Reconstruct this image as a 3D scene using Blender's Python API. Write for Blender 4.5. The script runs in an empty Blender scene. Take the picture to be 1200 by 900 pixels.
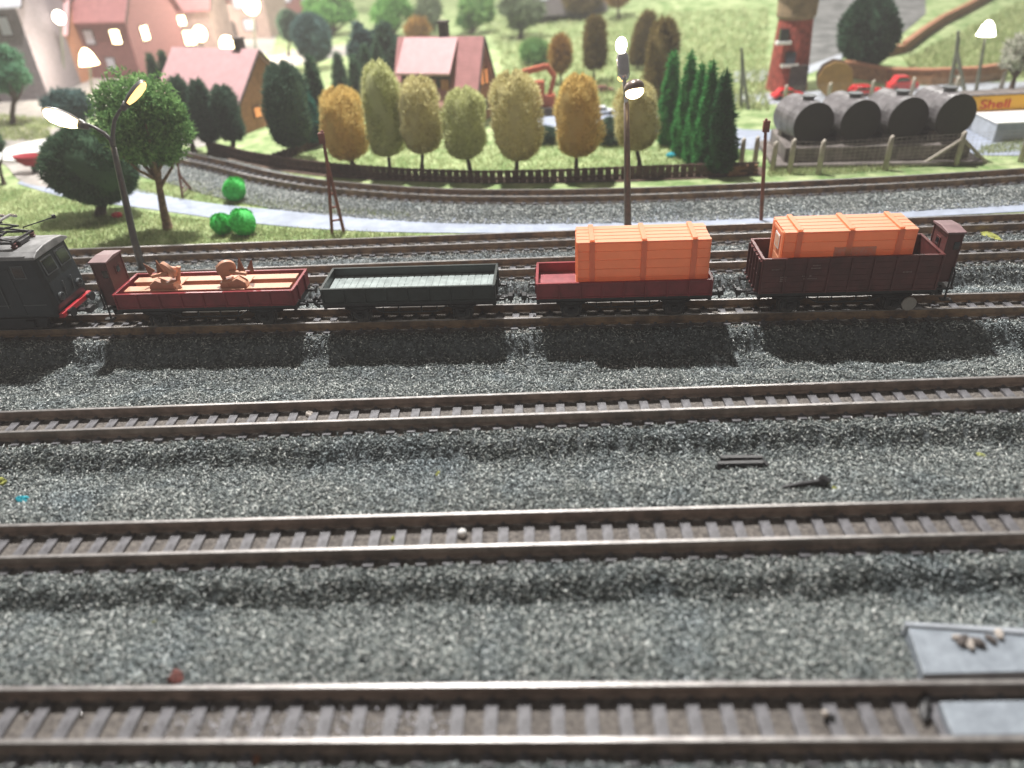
import bpy, math, random
import numpy as np
from mathutils import Vector, Matrix
random.seed(7); rng = np.random.default_rng(7)
S = bpy.context.scene
COL = S.collection
# ------------------------------------------------------------------ camera (1 unit = 1 cm of the model layout)
S.unit_settings.scale_length = 0.01
RT = 0.85                                   # height of the rail tops over the low ground
F_PX, PITCH, ROLL, YAW = 867.0, 0.5702, 0.0589, 0.0538
CAM = Vector((0, 0, 10.4713 + RT))
cp, sp = math.cos(PITCH), math.sin(PITCH)
FW = Vector((-math.sin(YAW)*cp, math.cos(YAW)*cp, -sp)); R0 = Vector((math.cos(YAW), math.sin(YAW), 0)); U0 = R0.cross(FW)
RV = math.cos(ROLL)*R0 - math.sin(ROLL)*U0; UV = math.cos(ROLL)*U0 + math.sin(ROLL)*R0
cam = bpy.data.cameras.new('camera'); co = bpy.data.objects.new('camera', cam); COL.objects.link(co)
M = Matrix.Identity(4)
for i in range(3):
    M[i][0] = RV[i]; M[i][1] = UV[i]; M[i][2] = -FW[i]; M[i][3] = CAM[i]
co.matrix_world = M
cam.sensor_width = 36; cam.lens = F_PX/1200*36; cam.clip_start = 0.1; cam.clip_end = 1000
cam.dof.use_dof = True; cam.dof.focus_distance = 21.8; cam.dof.aperture_fstop = 0.125
S.camera = co
S.render.resolution_x = 1024; S.render.resolution_y = 768
S.cycles.use_denoising = True
S.cycles.max_bounces = 8; S.cycles.transparent_max_bounces = 12
S.cycles.sample_clamp_indirect = 6
# ------------------------------------------------------------------ light and exposure
S.view_settings.view_transform = 'Standard'; S.view_settings.look = 'None'
S.view_settings.exposure = 0; S.view_settings.gamma = 1
W = bpy.data.worlds.new('World'); S.world = W; W.use_nodes = True
W.node_tree.nodes['Background'].inputs[0].default_value = (1.0, 0.91, 0.84, 1)
W.node_tree.nodes['Background'].inputs[1].default_value = 0.16
def lamp(name, loc, power, col, rad):
    l = bpy.data.lights.new(name, 'POINT'); l.energy = power; l.color = col; l.shadow_soft_size = rad
    o = bpy.data.objects.new(name, l); COL.objects.link(o); o.location = loc; return o
lamp('overhead_lamp', (-9, 49, 63), 400000, (1.0, 0.97, 0.94), 1.2)
lamp('overhead_lamp', (34, 104, 62), 150000, (1.0, 0.97, 0.92), 3)
lamp('overhead_lamp', (-50, 100, 42), 110000, (1.0, 0.95, 0.9), 3)  # added lamp, washes out the left village in place of lens glare
# one even box of thin mist, added to stand in for lens glare
def haze():
    m = bpy.data.materials.new('glare_haze'); m.use_nodes = True; nt = m.node_tree; nt.nodes.clear()
    out = nt.nodes.new('ShaderNodeOutputMaterial'); v = nt.nodes.new('ShaderNodeVolumePrincipled')
    v.inputs['Color'].default_value = (1, 0.97, 0.96, 1); v.inputs['Density'].default_value = HAZE; v.inputs['Anisotropy'].default_value = 0.2
    nt.links.new(v.outputs[0], out.inputs['Volume'])
    bpy.ops.mesh.primitive_cube_add(size=1, location=(5, 90, 16)); o = bpy.context.object; o.name = 'haze'; o.scale = (330, 200, 34)
    o.data.materials.append(m); o['kind'] = 'stuff'; o['label'] = 'added thin pale haze standing in for lens glare over the whole layout'; o['category'] = 'haze'
HAZE = 0.0014
haze()
# ------------------------------------------------------------------ terrain and pixel helpers
def hz(x, y):
    """height of the landscape behind the tracks"""
    h = 0.3
    if y > 58 and x > 2:
        a = min(1, (y-58)/60); b = min(1, (x-2)/30)
        h += 9*a*a*b*(3-2*b)*0.6
    return h
def ray(px, py):
    return FW + (px-600)/F_PX*RV - (py-450)/F_PX*UV
def G(px, py, z=None):
    d = ray(px, py)
    if z is not None:
        return CAM + d*((z-CAM.z)/d.z)
    zz = 0.3
    for i in range(12):
        p = CAM + d*((zz-CAM.z)/d.z); zz = 0.5*zz + 0.5*hz(p.x, p.y)
    p.z = hz(p.x, p.y); return p
def P(px, py, Y):
    d = ray(px, py); return CAM + d*(Y/d.y)
# ------------------------------------------------------------------ materials
def mat(name, col, rough=0.6, var=0.0, vscale=3.0, bump=0.0, bscale=20.0, metal=0.0, col2=None, spec=0.5, sss=0.0, island=None, trans=0.0, emit=None, estr=0, coat=0.0):
    m = bpy.data.materials.new(name); m.use_nodes = True; nt = m.node_tree; N = nt.nodes; L = nt.links
    b = N['Principled BSDF']; b.inputs['Roughness'].default_value = rough; b.inputs['Metallic'].default_value = metal
    b.inputs['Specular IOR Level'].default_value = spec; b.inputs['Coat Weight'].default_value = coat
    b.inputs['Base Color'].default_value = (*col, 1)
    tc = N.new('ShaderNodeTexCoord')
    if island:
        g = N.new('ShaderNodeNewGeometry'); r = N.new('ShaderNodeValToRGB'); L.new(g.outputs['Random Per Island'], r.inputs[0])
        while len(r.color_ramp.elements) < len(island): r.color_ramp.elements.new(0.5)
        for e, (p, c) in zip(r.color_ramp.elements, island): e.position = p; e.color = (*c, 1)
        L.new(r.outputs[0], b.inputs['Base Color'])
    elif var > 0 or col2:
        n = N.new('ShaderNodeTexNoise'); n.inputs['Scale'].default_value = vscale; n.inputs['Detail'].default_value = 6; n.inputs['Roughness'].default_value = 0.65
        L.new(tc.outputs['Object'], n.inputs['Vector'])
        r = N.new('ShaderNodeValToRGB'); L.new(n.outputs['Fac'], r.inputs[0])
        c2 = col2 or tuple(c*(1+var) for c in col); c1 = col if col2 else tuple(c*(1-var) for c in col)
        r.color_ramp.elements[0].position = 0.38; r.color_ramp.elements[1].position = 0.64
        r.color_ramp.elements[0].color = (*c1, 1); r.color_ramp.elements[1].color = (*c2, 1)
        L.new(r.outputs[0], b.inputs['Base Color'])
    if bump > 0:
        n2 = N.new('ShaderNodeTexNoise'); n2.inputs['Scale'].default_value = bscale; n2.inputs['Detail'].default_value = 5
        L.new(tc.outputs['Object'], n2.inputs['Vector'])
        bp = N.new('ShaderNodeBump'); bp.inputs['Strength'].default_value = bump; bp.inputs['Distance'].default_value = 0.05
        L.new(n2.outputs['Fac'], bp.inputs['Height']); L.new(bp.outputs[0], b.inputs['Normal'])
    if sss > 0:
        b.inputs['Subsurface Weight'].default_value = sss; b.inputs['Subsurface Radius'].default_value = (1.0, 0.40, 0.22); b.inputs['Subsurface Scale'].default_value = 1.0
    if trans > 0:
        t = N.new('ShaderNodeBsdfTranslucent'); mx = N.new('ShaderNodeMixShader'); mx.inputs[0].default_value = trans
        bc = b.inputs['Base Color']
        if bc.is_linked: L.new(bc.links[0].from_socket, t.inputs[0])
        else: t.inputs[0].default_value = (*col, 1)
        L.new(b.outputs[0], mx.inputs[1]); L.new(t.outputs[0], mx.inputs[2]); L.new(mx.outputs[0], N['Material Output'].inputs['Surface'])
    if emit:
        b.inputs['Emission Color'].default_value = (*emit, 1); b.inputs['Emission Strength'].default_value = estr
    return m
MT = {}
MT['ground'] = mat('ballast_base', (0.04,0.05,0.055), 0.7, var=0.6, vscale=9, bump=1.0, bscale=30, col2=(0.22,0.25,0.26))
CH = [(0.0,(0.012,0.020,0.022)),(0.25,(0.06,0.076,0.078)),(0.52,(0.16,0.187,0.186)),(0.78,(0.31,0.34,0.33)),(0.92,(0.58,0.60,0.58)),(1.0,(0.9,0.9,0.88))]
MT['chips'] = mat('ballast_chips', (0.1,0.1,0.1), 0.36, island=CH, spec=0.8)
def patchy(m):
    nt = m.node_tree; b = nt.nodes['Principled BSDF']; src = b.inputs['Base Color'].links[0].from_socket
    tc = nt.nodes.new('ShaderNodeTexCoord'); n = nt.nodes.new('ShaderNodeTexNoise'); n.inputs['Scale'].default_value = .33; n.inputs['Detail'].default_value = 5; n.inputs['Roughness'].default_value = .7
    r = nt.nodes.new('ShaderNodeValToRGB'); mx = nt.nodes.new('ShaderNodeMix'); mx.data_type = 'RGBA'; mx.blend_type = 'MULTIPLY'; mx.inputs[0].default_value = 1
    e = r.color_ramp.elements; e[0].position = .32; e[0].color = (.80,.90,.98,1); e[1].position = .68; e[1].color = (1.08,1.08,1.06,1)
    x = e.new(.5); x.color = (.98,1.0,.98,1)
    nt.links.new(tc.outputs['Object'], n.inputs['Vector']); nt.links.new(n.outputs['Fac'], r.inputs[0]); nt.links.new(src, mx.inputs[6]); nt.links.new(r.outputs[0], mx.inputs[7]); nt.links.new(mx.outputs[2], b.inputs['Base Color'])
patchy(MT['chips'])
MT['infill'] = mat('fine_brown_ballast', (0.095,0.085,0.078), 0.8, vscale=14, bump=1.0, bscale=26, col2=(0.25,0.225,0.20))
def rail_mat():
    m = mat('weathered_lamp_warm_rail', (0.14,0.10,0.078), 0.5, vscale=1.9, col2=(0.40,0.27,0.165), bump=0.25, bscale=30, metal=0.15)  # weathered rear rails, with the lamp's yellow cast put into the colour
    return m
MT['rail'] = rail_mat()
MT['rail2'] = mat('grey_brown_rail', (0.17,0.135,0.115), 0.5, vscale=1.9, col2=(0.36,0.28,0.23), bump=0.25, bscale=30, metal=0.15)
MT['railhead'] = mat('polished_rail_head', (0.31,0.295,0.285), 0.44, var=0.25, vscale=4, metal=0.6)
MT['sleeper'] = mat('grey_brown_sleeper', (0.13,0.128,0.138), 0.5, var=0.35, vscale=5, bump=0.5, bscale=18)
MT['black'] = mat('black_plastic', (0.018,0.018,0.02), 0.45, var=0.3)
MT['wheel'] = mat('wheel_metal', (0.10,0.09,0.085), 0.4, metal=0.7, var=0.3)
MT['blackwagon'] = mat('black_green_plastic', (0.020,0.030,0.028), 0.42, var=0.3, vscale=2, bump=0.1)
MT['greyfloor'] = mat('grey_plank_floor', (0.32,0.37,0.36), 0.38, var=0.2, vscale=3, bump=0.2, bscale=9)
MT['red'] = mat('red_plastic', (0.24,0.028,0.035), 0.4, var=0.2, vscale=2)
MT['redfloor'] = mat('dusty_red_floor', (0.30,0.07,0.08), 0.6, var=0.25, vscale=2, bump=0.2)
MT['brown'] = mat('brown_red_plastic', (0.105,0.03,0.028), 0.42, var=0.25, vscale=2, bump=0.08)
MT['browncab'] = mat('brown_cab_plastic', (0.11,0.036,0.034), 0.5, var=0.2, vscale=2)
MT['cabroof'] = mat('dusty_mauve_roof', (0.21,0.13,0.135), 0.5, var=0.15)
MT['orange'] = mat('orange_translucent_plastic', (0.92,0.45,0.25), 0.5, trans=0.38, spec=1.0, var=0.03, vscale=1.5)
MT['orange_solid'] = mat('orange_batten_plastic', (0.99,0.58,0.36), 0.5, trans=0.60, spec=1.0)
MT['orange_shaded'] = mat('shaded_orange_blade_plastic', (0.22,0.10,0.06), 0.5)  # orange blades, their backlit shade put into the colour
MT['orange2'] = mat('orange_load_plastic', (0.60,0.31,0.20), 0.5, var=0.1, vscale=2)
MT['label'] = mat('worn_grey_label', (0.85,0.70,0.60), 0.7, vscale=5, col2=(0.9,0.52,0.32), trans=.55)
MT['marking'] = mat('faded_white_print', (0.30,0.22,0.21), 0.7)
MT['loco'] = mat('dark_green_grey_paint', (0.022,0.028,0.032), 0.38, var=0.3, vscale=1.2, bump=0.06)
MT['locoroof'] = mat('dusty_silver_roof', (0.24,0.24,0.24), 0.42, var=0.3, vscale=2)
MT['buffer_red'] = mat('bright_red_paint', (0.42,0.02,0.03), 0.35)
MT['darkglass'] = mat('dark_glass', (0.012,0.014,0.016), 0.08, spec=0.8)
MT['frame_grey'] = mat('grey_frame', (0.10,0.11,0.115), 0.4)
MT['silver'] = mat('bare_metal', (0.55,0.55,0.56), 0.22, metal=0.9, var=0.1)
MT['pole'] = mat('dull_grey_pole', (0.13,0.125,0.12), 0.35, metal=0.5, var=0.2)
MT['polewarm'] = mat('brown_grey_pole', (0.20,0.155,0.13), 0.35, metal=0.4, var=0.2)
MT['mast'] = mat('rust_red_mast', (0.20,0.06,0.045), 0.5, var=0.3, vscale=2)
MT['mastgrey'] = mat('dull_green_mast', (0.12,0.13,0.10), 0.6)
MT['lampwarm'] = mat('lit_warm_lens', (1,0.9,0.7), 0.4, emit=(1,0.80,0.45), estr=9)
MT['lampyellow'] = mat('lit_yellow_lens', (1,0.8,0.4), 0.4, emit=(1,0.62,0.2), estr=2.2)
MT['lampwhite'] = mat('lit_white_globe', (1,1,0.9), 0.4, emit=(1,0.93,0.8), estr=9)
MT['lampblue'] = mat('lit_blue_window', (0.8,0.9,1), 0.4, emit=(0.7,0.85,1), estr=4)
MT['lawn'] = mat('scatter_grass', (0.17,0.26,0.10), 0.95, vscale=0.9, col2=(0.44,0.50,0.27), bump=1.0, bscale=5, spec=0.1)
MT['grassfib'] = mat('grass_fibres', (0.2,0.3,0.1), 0.9, island=[(0,(0.16,0.20,0.08)),(0.5,(0.36,0.44,0.20)),(1,(0.58,0.58,0.34))], spec=0.1, trans=0.3)
MT['road'] = mat('pale_blue_grey_road', (0.30,0.34,0.42), 0.7, var=0.14, vscale=1.6, bump=0.15)
MT['plaza'] = mat('pale_sandy_path', (0.34,0.315,0.29), 0.8, var=0.25, vscale=1.2, bump=0.2)
MT['white'] = mat('white_paint', (0.82,0.82,0.80), 0.5, var=0.05)
MT['slab'] = mat('pale_grey_concrete', (0.36,0.39,0.43), 0.6, var=0.12, vscale=2, bump=0.15)
MT['plate'] = mat('grey_crossing_plate', (0.21,0.24,0.275), 0.5, vscale=3.2, bump=0.25, col2=(0.30,0.34,0.385))
MT['earth'] = mat('brown_earth', (0.10,0.065,0.045), 0.9, var=0.4, vscale=2, bump=0.5)
MT['bark'] = mat('brown_bark', (0.075,0.05,0.035), 0.85, var=0.4, vscale=6, bump=0.6, bscale=12)
MT['bark2'] = mat('light_brown_bark', (0.20,0.125,0.075), 0.85, var=0.4, vscale=6, bump=0.6, bscale=12)
MT['fence'] = mat('brown_wood_fence', (0.085,0.045,0.035), 0.8, var=0.35, vscale=4)
MT['post'] = mat('pale_concrete_post', (0.40,0.36,0.30), 0.7, var=0.15)
MT['wall_brown'] = mat('brown_block_wall', (0.27,0.14,0.07), 0.85, var=0.3, vscale=3, bump=0.4)
MT['roofpink'] = mat('dusty_pink_roof', (0.42,0.19,0.19), 0.6, var=0.10, vscale=2)
MT['roofpale'] = mat('pale_pink_roof', (0.60,0.36,0.37), 0.6, var=0.08, vscale=2)
MT['roofgrey'] = mat('pale_grey_roof', (0.50,0.50,0.55), 0.6, var=0.1)
MT['wood'] = mat('orange_wood_wall', (0.36,0.16,0.085), 0.7, var=0.2, vscale=5)
MT['wallred'] = mat('brick_red_wall', (0.20,0.085,0.08), 0.75, var=0.2, vscale=4, bump=0.3)
MT['wallpale'] = mat('pale_plaster_wall', (0.34,0.25,0.22), 0.8, var=0.2, vscale=2)
MT['wallgrey'] = mat('weathered_timber_wall', (0.16,0.14,0.15), 0.8, var=0.25, vscale=4)
MT['timber'] = mat('dark_timber', (0.06,0.045,0.04), 0.8, var=0.3)
MT['winpale'] = mat('pale_window_pane', (0.5,0.52,0.6), 0.2, spec=0.7)
MT['brick'] = mat('tower_red_brick', (0.30,0.055,0.035), 0.8, var=0.35, vscale=3, bump=0.5, bscale=8)
MT['towertop'] = mat('olive_brown_tank', (0.24,0.17,0.10), 0.7, var=0.25, vscale=2)
MT['tank'] = mat('silver_grey_tank', (0.12,0.112,0.115), 0.42, var=0.35, vscale=1.6)
MT['tankend'] = mat('dark_brown_tank_end', (0.014,0.009,0.007), 0.6, var=0.2)
MT['plinth'] = mat('stained_concrete_plinth', (0.15,0.13,0.12), 0.8, var=0.35, vscale=1.6, bump=0.4)
MT['yellow'] = mat('yellow_fascia', (0.85,0.45,0.02), 0.4)
MT['redletter'] = mat('red_lettering', (0.6,0.02,0.01), 0.4)
MT['carred'] = mat('glossy_red_paint', (0.62,0.015,0.025), 0.25, coat=0.5)
MT['carwhite'] = mat('glossy_white_paint', (0.7,0.74,0.8), 0.25, coat=0.5)
MT['excav'] = mat('orange_red_machine_paint', (0.45,0.10,0.05), 0.5, var=0.15)
MT['rock'] = mat('grey_rock_face', (0.07,0.075,0.072), 0.85, vscale=0.6, col2=(0.20,0.20,0.195), bump=1.0, bscale=2)
MT['cyan'] = mat('cyan_foam_crumb', (0.01,0.30,0.38), 0.8, var=0.2)
MT['yel'] = mat('yellow_green_foam_crumb', (0.34,0.36,0.09), 0.9, var=0.3)
MT['pebble'] = mat('red_brown_pebble', (0.16,0.05,0.04), 0.7, var=0.3, vscale=8, bump=0.5)
MT['pebble2'] = mat('pale_stone', (0.5,0.45,0.4), 0.6, var=0.2, vscale=8)
MT['spool'] = mat('ochre_wood_disc', (0.26,0.15,0.04), 0.7, var=0.15)
MT['backwall'] = mat('pale_room_wall', (0.55,0.50,0.46), 0.9, var=0.05, vscale=0.02)
MT['petrol_glass'] = mat('shop_glass', (0.35,0.37,0.42), 0.2)
MT['greenball'] = mat('bright_green_foam', (0.03,0.42,0.06), 0.75, vscale=9, col2=(0.07,0.60,0.11), bump=0.8, bscale=14)
def tiles(m, sc):
    nt = m.node_tree; b = nt.nodes['Principled BSDF']; tc = nt.nodes.new('ShaderNodeTexCoord'); br = nt.nodes.new('ShaderNodeTexBrick')
    br.inputs['Scale'].default_value = sc; br.inputs['Mortar Size'].default_value = .03; br.inputs['Color1'].default_value = (1,1,1,1); br.inputs['Color2'].default_value = (.6,.6,.6,1); br.inputs['Mortar'].default_value = (0,0,0,1)
    bp = nt.nodes.new('ShaderNodeBump'); bp.inputs['Strength'].default_value = .9; bp.inputs['Distance'].default_value = .06
    nt.links.new(tc.outputs['Object'], br.inputs['Vector']); nt.links.new(br.outputs['Color'], bp.inputs['Height']); nt.links.new(bp.outputs[0], b.inputs['Normal'])
for k_ in ('roofpink','roofpale'): tiles(MT[k_], 2.2)
tiles(MT['brick'], 2.5); tiles(MT['wallred'], 2.0)
def leafmat(name, c0, c1, trans=0.35):
    mid = tuple((a+b)/2 for a, b in zip(c0, c1))
    return mat(name, mid, 0.85, island=[(0,c0),(0.5,mid),(1,c1)], spec=0.15, trans=trans)
# ------------------------------------------------------------------ mesh helpers
class MB:
    def __init__(s): s.v = []; s.f = []; s.mi = []; s.cur = 0
    def add(s, vs, fs):
        n = len(s.v); s.v += [tuple(v) for v in vs]; s.f += [tuple(n+i for i in f) for f in fs]; s.mi += [s.cur]*len(fs)
    def box(s, c, d, rz=0, mtx=None):
        x, y, z = d[0]/2, d[1]/2, d[2]/2
        vs = [Vector((a*x, b*y, e*z)) for a in (-1,1) for b in (-1,1) for e in (-1,1)]
        m = mtx if mtx is not None else Matrix.Rotation(rz, 4, 'Z')
        vs = [m @ v + Vector(c) for v in vs]
        s.add(vs, [(0,1,3,2),(4,6,7,5),(0,4,5,1),(2,3,7,6),(0,2,6,4),(1,5,7,3)]); return s
    def bar(s, a, b, w, h=None):
        a, b = Vector(a), Vector(b); d = b-a; h = h or w
        q = d.to_track_quat('X', 'Z').to_matrix().to_4x4()
        return s.box((a+b)/2, (d.length, w, h), mtx=q)
    def tube(s, pts, rs, n=10, caps=True):
        pts = [Vector(p) for p in pts]
        if not hasattr(rs, '__len__'): rs = [rs]*len(pts)
        base = len(s.v); rings = []
        up = Vector((0.13, 0.21, 1))
        for i, p in enumerate(pts):
            d = (pts[min(i+1, len(pts)-1)] - pts[max(i-1, 0)]).normalized()
            a = d.cross(up)
            if a.length < 0.2: a = d.cross(Vector((1, 0.1, 0)))
            a.normalize(); b = d.cross(a)
            rings.append([p + a*math.cos(t)*rs[i] + b*math.sin(t)*rs[i] for t in [2*math.pi*k/n for k in range(n)]])
        vs = [v for r in rings for v in r]; fs = []
        for i in range(len(pts)-1):
            for k in range(n):
                fs.append((i*n+k, i*n+(k+1)%n, (i+1)*n+(k+1)%n, (i+1)*n+k))
        if caps: fs += [tuple(range(n))[::-1], tuple((len(pts)-1)*n+k for k in range(n))]
        s.add(vs, fs); return s
    def ell(s, c, r, nu=16, nv=10, mtx=None):
        vs = []; fs = []
        for j in range(nv+1):
            t = math.pi*j/nv
            for i in range(nu):
                u = 2*math.pi*i/nu
                v = Vector((r[0]*math.sin(t)*math.cos(u), r[1]*math.sin(t)*math.sin(u), r[2]*math.cos(t)))
                if mtx is not None: v = mtx @ v
                vs.append(v+Vector(c))
        for j in range(nv):
            for i in range(nu):
                fs.append((j*nu+i, (j+1)*nu+i, (j+1)*nu+(i+1)%nu, j*nu+(i+1)%nu))
        s.add(vs, fs); return s
    def prism(s, poly, axis, a, b):
        """poly: 2D points in the other two axes, extruded from a to b along axis (0,1,2)"""
        def mk(p, t):
            l = list(p); l.insert(axis, t); return l
        n = len(poly)
        s.add([mk(p, a) for p in poly]+[mk(p, b) for p in poly], [tuple(range(n))[::-1], tuple(range(n, 2*n))]+[(i, (i+1)%n, n+(i+1)%n, n+i) for i in range(n)]); return s
    def build(s, name, m, parent=None, smooth=False, bevel=0, label=None, seg=2):
        me = bpy.data.meshes.new(name); me.from_pydata(s.v, [], s.f)
        ms = m if isinstance(m, (list, tuple)) else [m]
        for x in ms: me.materials.append(x)
        if len(ms) > 1: me.polygons.foreach_set('material_index', s.mi)
        import bmesh
        bm = bmesh.new(); bm.from_mesh(me); bmesh.ops.recalc_face_normals(bm, faces=bm.faces); bm.to_mesh(me); bm.free()
        if smooth:
            for p in me.polygons: p.use_smooth = True
        o = bpy.data.objects.new(name, me); COL.objects.link(o)
        if parent: o.parent = parent
        if bevel:
            b = o.modifiers.new('bevel', 'BEVEL'); b.width = bevel; b.segments = seg; b.limit_method = 'ANGLE'
        if label: o['label'] = label
        return o
def tag(o, label, cat, group=None, kind=None):
    o['label'] = label; o['category'] = cat
    if group: o['group'] = group
    if kind: o['kind'] = kind
    return o
def struct(o): o['kind'] = 'structure'; return o
def thing(name, label, cat, loc=(0,0,0), rz=0, group=None):
    o = bpy.data.objects.new(name, None); COL.objects.link(o); o.location = loc; o.rotation_euler = (0,0,rz)
    o.empty_display_size = 0.2
    return tag(o, label, cat, group)
def arrays_mesh(name, v, f, m, parent=None, smooth=False):
    me = bpy.data.meshes.new(name); k = f.shape[1]
    me.vertices.add(len(v)); me.vertices.foreach_set('co', v.astype(np.float32).ravel())
    me.loops.add(f.size); me.loops.foreach_set('vertex_index', f.astype(np.int32).ravel())
    me.polygons.add(len(f)); me.polygons.foreach_set('loop_start', np.arange(0, f.size, k, dtype=np.int32))
    me.polygons.foreach_set('loop_total', np.full(len(f), k, dtype=np.int32))
    me.update(calc_edges=True); me.materials.append(m)
    o = bpy.data.objects.new(name, me); COL.objects.link(o)
    if parent: o.parent = parent
    return o
def unit(a): return a/np.maximum(np.linalg.norm(a, axis=1, keepdims=True), 1e-9)
def fibres(c, d, L, w):
    """thin triangles: base centres c, directions d, lengths L, widths w -> verts, faces"""
    n = len(c); r = unit(rng.normal(size=(n,3))); s = unit(np.cross(d, r))
    v = np.stack([c - s*w[:,None], c + s*w[:,None], c + d*L[:,None]], 1).reshape(-1,3)
    return v, np.arange(3*n).reshape(-1,3)

# ------------------------------------------------------------------ TRACKS: geometry of the seven lines
ends = {1: ((0,838),(1200,831)), 2: ((0,634.5),(1200,604)), 3: ((0,494.5),(1200,453))}
LN = {}
def line_from(pL, pR):
    a, b = G(*pL, z=RT), G(*pR, z=RT); d = (b-a).normalized(); return a, d
tracks = [1,2,3,4,5,6]
LN[1] = line_from((0,836.5),(1200,830.5)); LN[2] = line_from((0,633.5),(1200,603.5)); LN[3] = line_from((0,494),(1200,452.5))
LN[4] = line_from((0,378.5),(1200,350.5)); LN[5] = line_from((0,330),(1200,288)); LN[6] = line_from((0,300),(1200,255.5))
def dist(k, X, Y):
    a, d = LN[k]; return -(X-a.x)*d.y + (Y-a.y)*d.x
GA = 0.93
def pw(x0, x1, t): return np.clip((t-x0)/(x1-x0), 0, 1)
def ground_h(X, Y):
    low = 0.22*(1-pw(-0.2, 0.9, dist(3, X, Y))); h = np.zeros_like(X)+low
    rag = .05*np.sin(X*4.7+Y)+.045*np.sin(X*7.9+2*Y)+.04*np.sin(X*13.1-Y*3)
    for k in tracks:
        D = np.abs(dist(k, X, Y)); w = .98 + 0.06*np.sin(X*1.3+k)+0.04*np.sin(X*3.1+2*k)+rag
        far = dist(k, X, Y) > 0; t = pw(0, 1, (D-w)/np.where(far, 1.9, 0.50)); h = np.maximum(h, low+(0.53-low)*(1-t*t*(3-2*t)))
    m = dist(6, X, Y); h = np.maximum(h, 0.28*pw(0.9, 1.6, m))
    h = h + 0.02*np.sin(X*2.1+Y*1.7)*np.sin(Y*2.9-X) + 0.018*np.sin(X*5.3+1.7*Y)
    return h
# low ballast ground
nx, ny = 420, 300
gx = np.linspace(-48, 52, nx); gy = np.linspace(-6, 27.3, ny); XX, YY = np.meshgrid(gx, gy)
near = ground_h(XX, YY)
# the sheet drops a little under the track infill
for k in tracks:
    D = np.abs(dist(k, XX, YY)); near = np.where(D < 0.78, np.minimum(near, 0.50), near)
v = np.stack([XX, YY, near], -1).reshape(-1,3)
ii = np.arange(nx*ny).reshape(ny, nx); f = np.stack([ii[:-1,:-1], ii[:-1,1:], ii[1:,1:], ii[1:,:-1]], -1).reshape(-1,4)
o = arrays_mesh('ground', v, f, MT['ground']); struct(o)
for p in o.data.polygons: p.use_smooth = True
# landscape behind
gx = np.linspace(-150, 160, 200); gy = np.concatenate([np.linspace(27.2, 70, 90), np.linspace(71, 190, 70)])
XX, YY = np.meshgrid(gx, gy); ZZ = np.vectorize(hz)(XX, YY) - 0.02
v = np.stack([XX, YY, ZZ], -1).reshape(-1,3); ii = np.arange(XX.size).reshape(XX.shape)
f = np.stack([ii[:-1,:-1], ii[:-1,1:], ii[1:,1:], ii[1:,:-1]], -1).reshape(-1,4)
o = arrays_mesh('lawn', v, f, MT['lawn']); struct(o)
for p in o.data.polygons: p.use_smooth = True
o = MB().box((0,192,30),(420,1,90)).build('back_wall', MT['backwall']); struct(o)

# chips of ballast -------------------------------------------------
def scatter_chips():
    N = 330000
    s = rng.random(N*3)
    px = rng.uniform(-60, 1260, N*3); py = 232 + (940-232)*s**0.85
    d = np.array(FW)[None]+((px-600)/F_PX)[:,None]*np.array(RV)[None]-((py-450)/F_PX)[:,None]*np.array(UV)[None]
    t = (0.25-CAM.z)/d[:,2]; X = d[:,0]*t; Y = d[:,1]*t
    # even out the density over the ground between near and far
    Z = np.sqrt(X*X+Y*Y+120); prob = np.clip((Z/34.0)**0.9, 0.32, 1)
    keep = rng.random(len(X)) < prob
    keep &= (Y < 27.25)
    for k in tracks: keep &= np.abs(dist(k, X, Y)) > 0.70
    keep &= ~((dist(6, X, Y) > 1.15))
    X, Y = X[keep][:N], Y[keep][:N]; n = len(X)
    Z = ground_h(X, Y)+rng.uniform(-0.01, 0.045, n)+.05*(rng.random(n) < .04)
    # stray chips between the rails
    L = rng.uniform(0.034, 0.080, n)*(1+0.6*(rng.random(n) > 0.9)); Wd = rng.uniform(0.012, 0.023, n); H = rng.uniform(0.010, 0.018, n)
    a = rng.uniform(0, 2*np.pi, n); tilt = rng.normal(0, 0.5, n)
    ax = np.stack([np.cos(a)*np.cos(tilt), np.sin(a)*np.cos(tilt), np.sin(tilt)], 1)
    rr = unit(rng.normal(size=(n,3))*0.5+np.array([0,0,1])); by = unit(np.cross(rr, ax)); cz = np.cross(ax, by)
    c = np.stack([X, Y, Z], 1)
    V = np.stack([c-ax*L[:,None], c+ax*L[:,None], c-by*Wd[:,None], c+by*Wd[:,None], c-cz*H[:,None], c+cz*H[:,None]], 1).reshape(-1,3)
    T = np.array([(0,2,5),(2,1,5),(1,3,5),(3,0,5),(2,0,4),(1,2,4),(3,1,4),(0,3,4)])
    Fc = (np.arange(n)[:,None,None]*6+T[None]).reshape(-1,3)
    o = arrays_mesh('ballast_gravel', V, Fc, MT['chips'])
    tag(o, 'loose grey and teal stone chips covering the ground between the tracks', 'gravel', kind='stuff')
scatter_chips()

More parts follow.
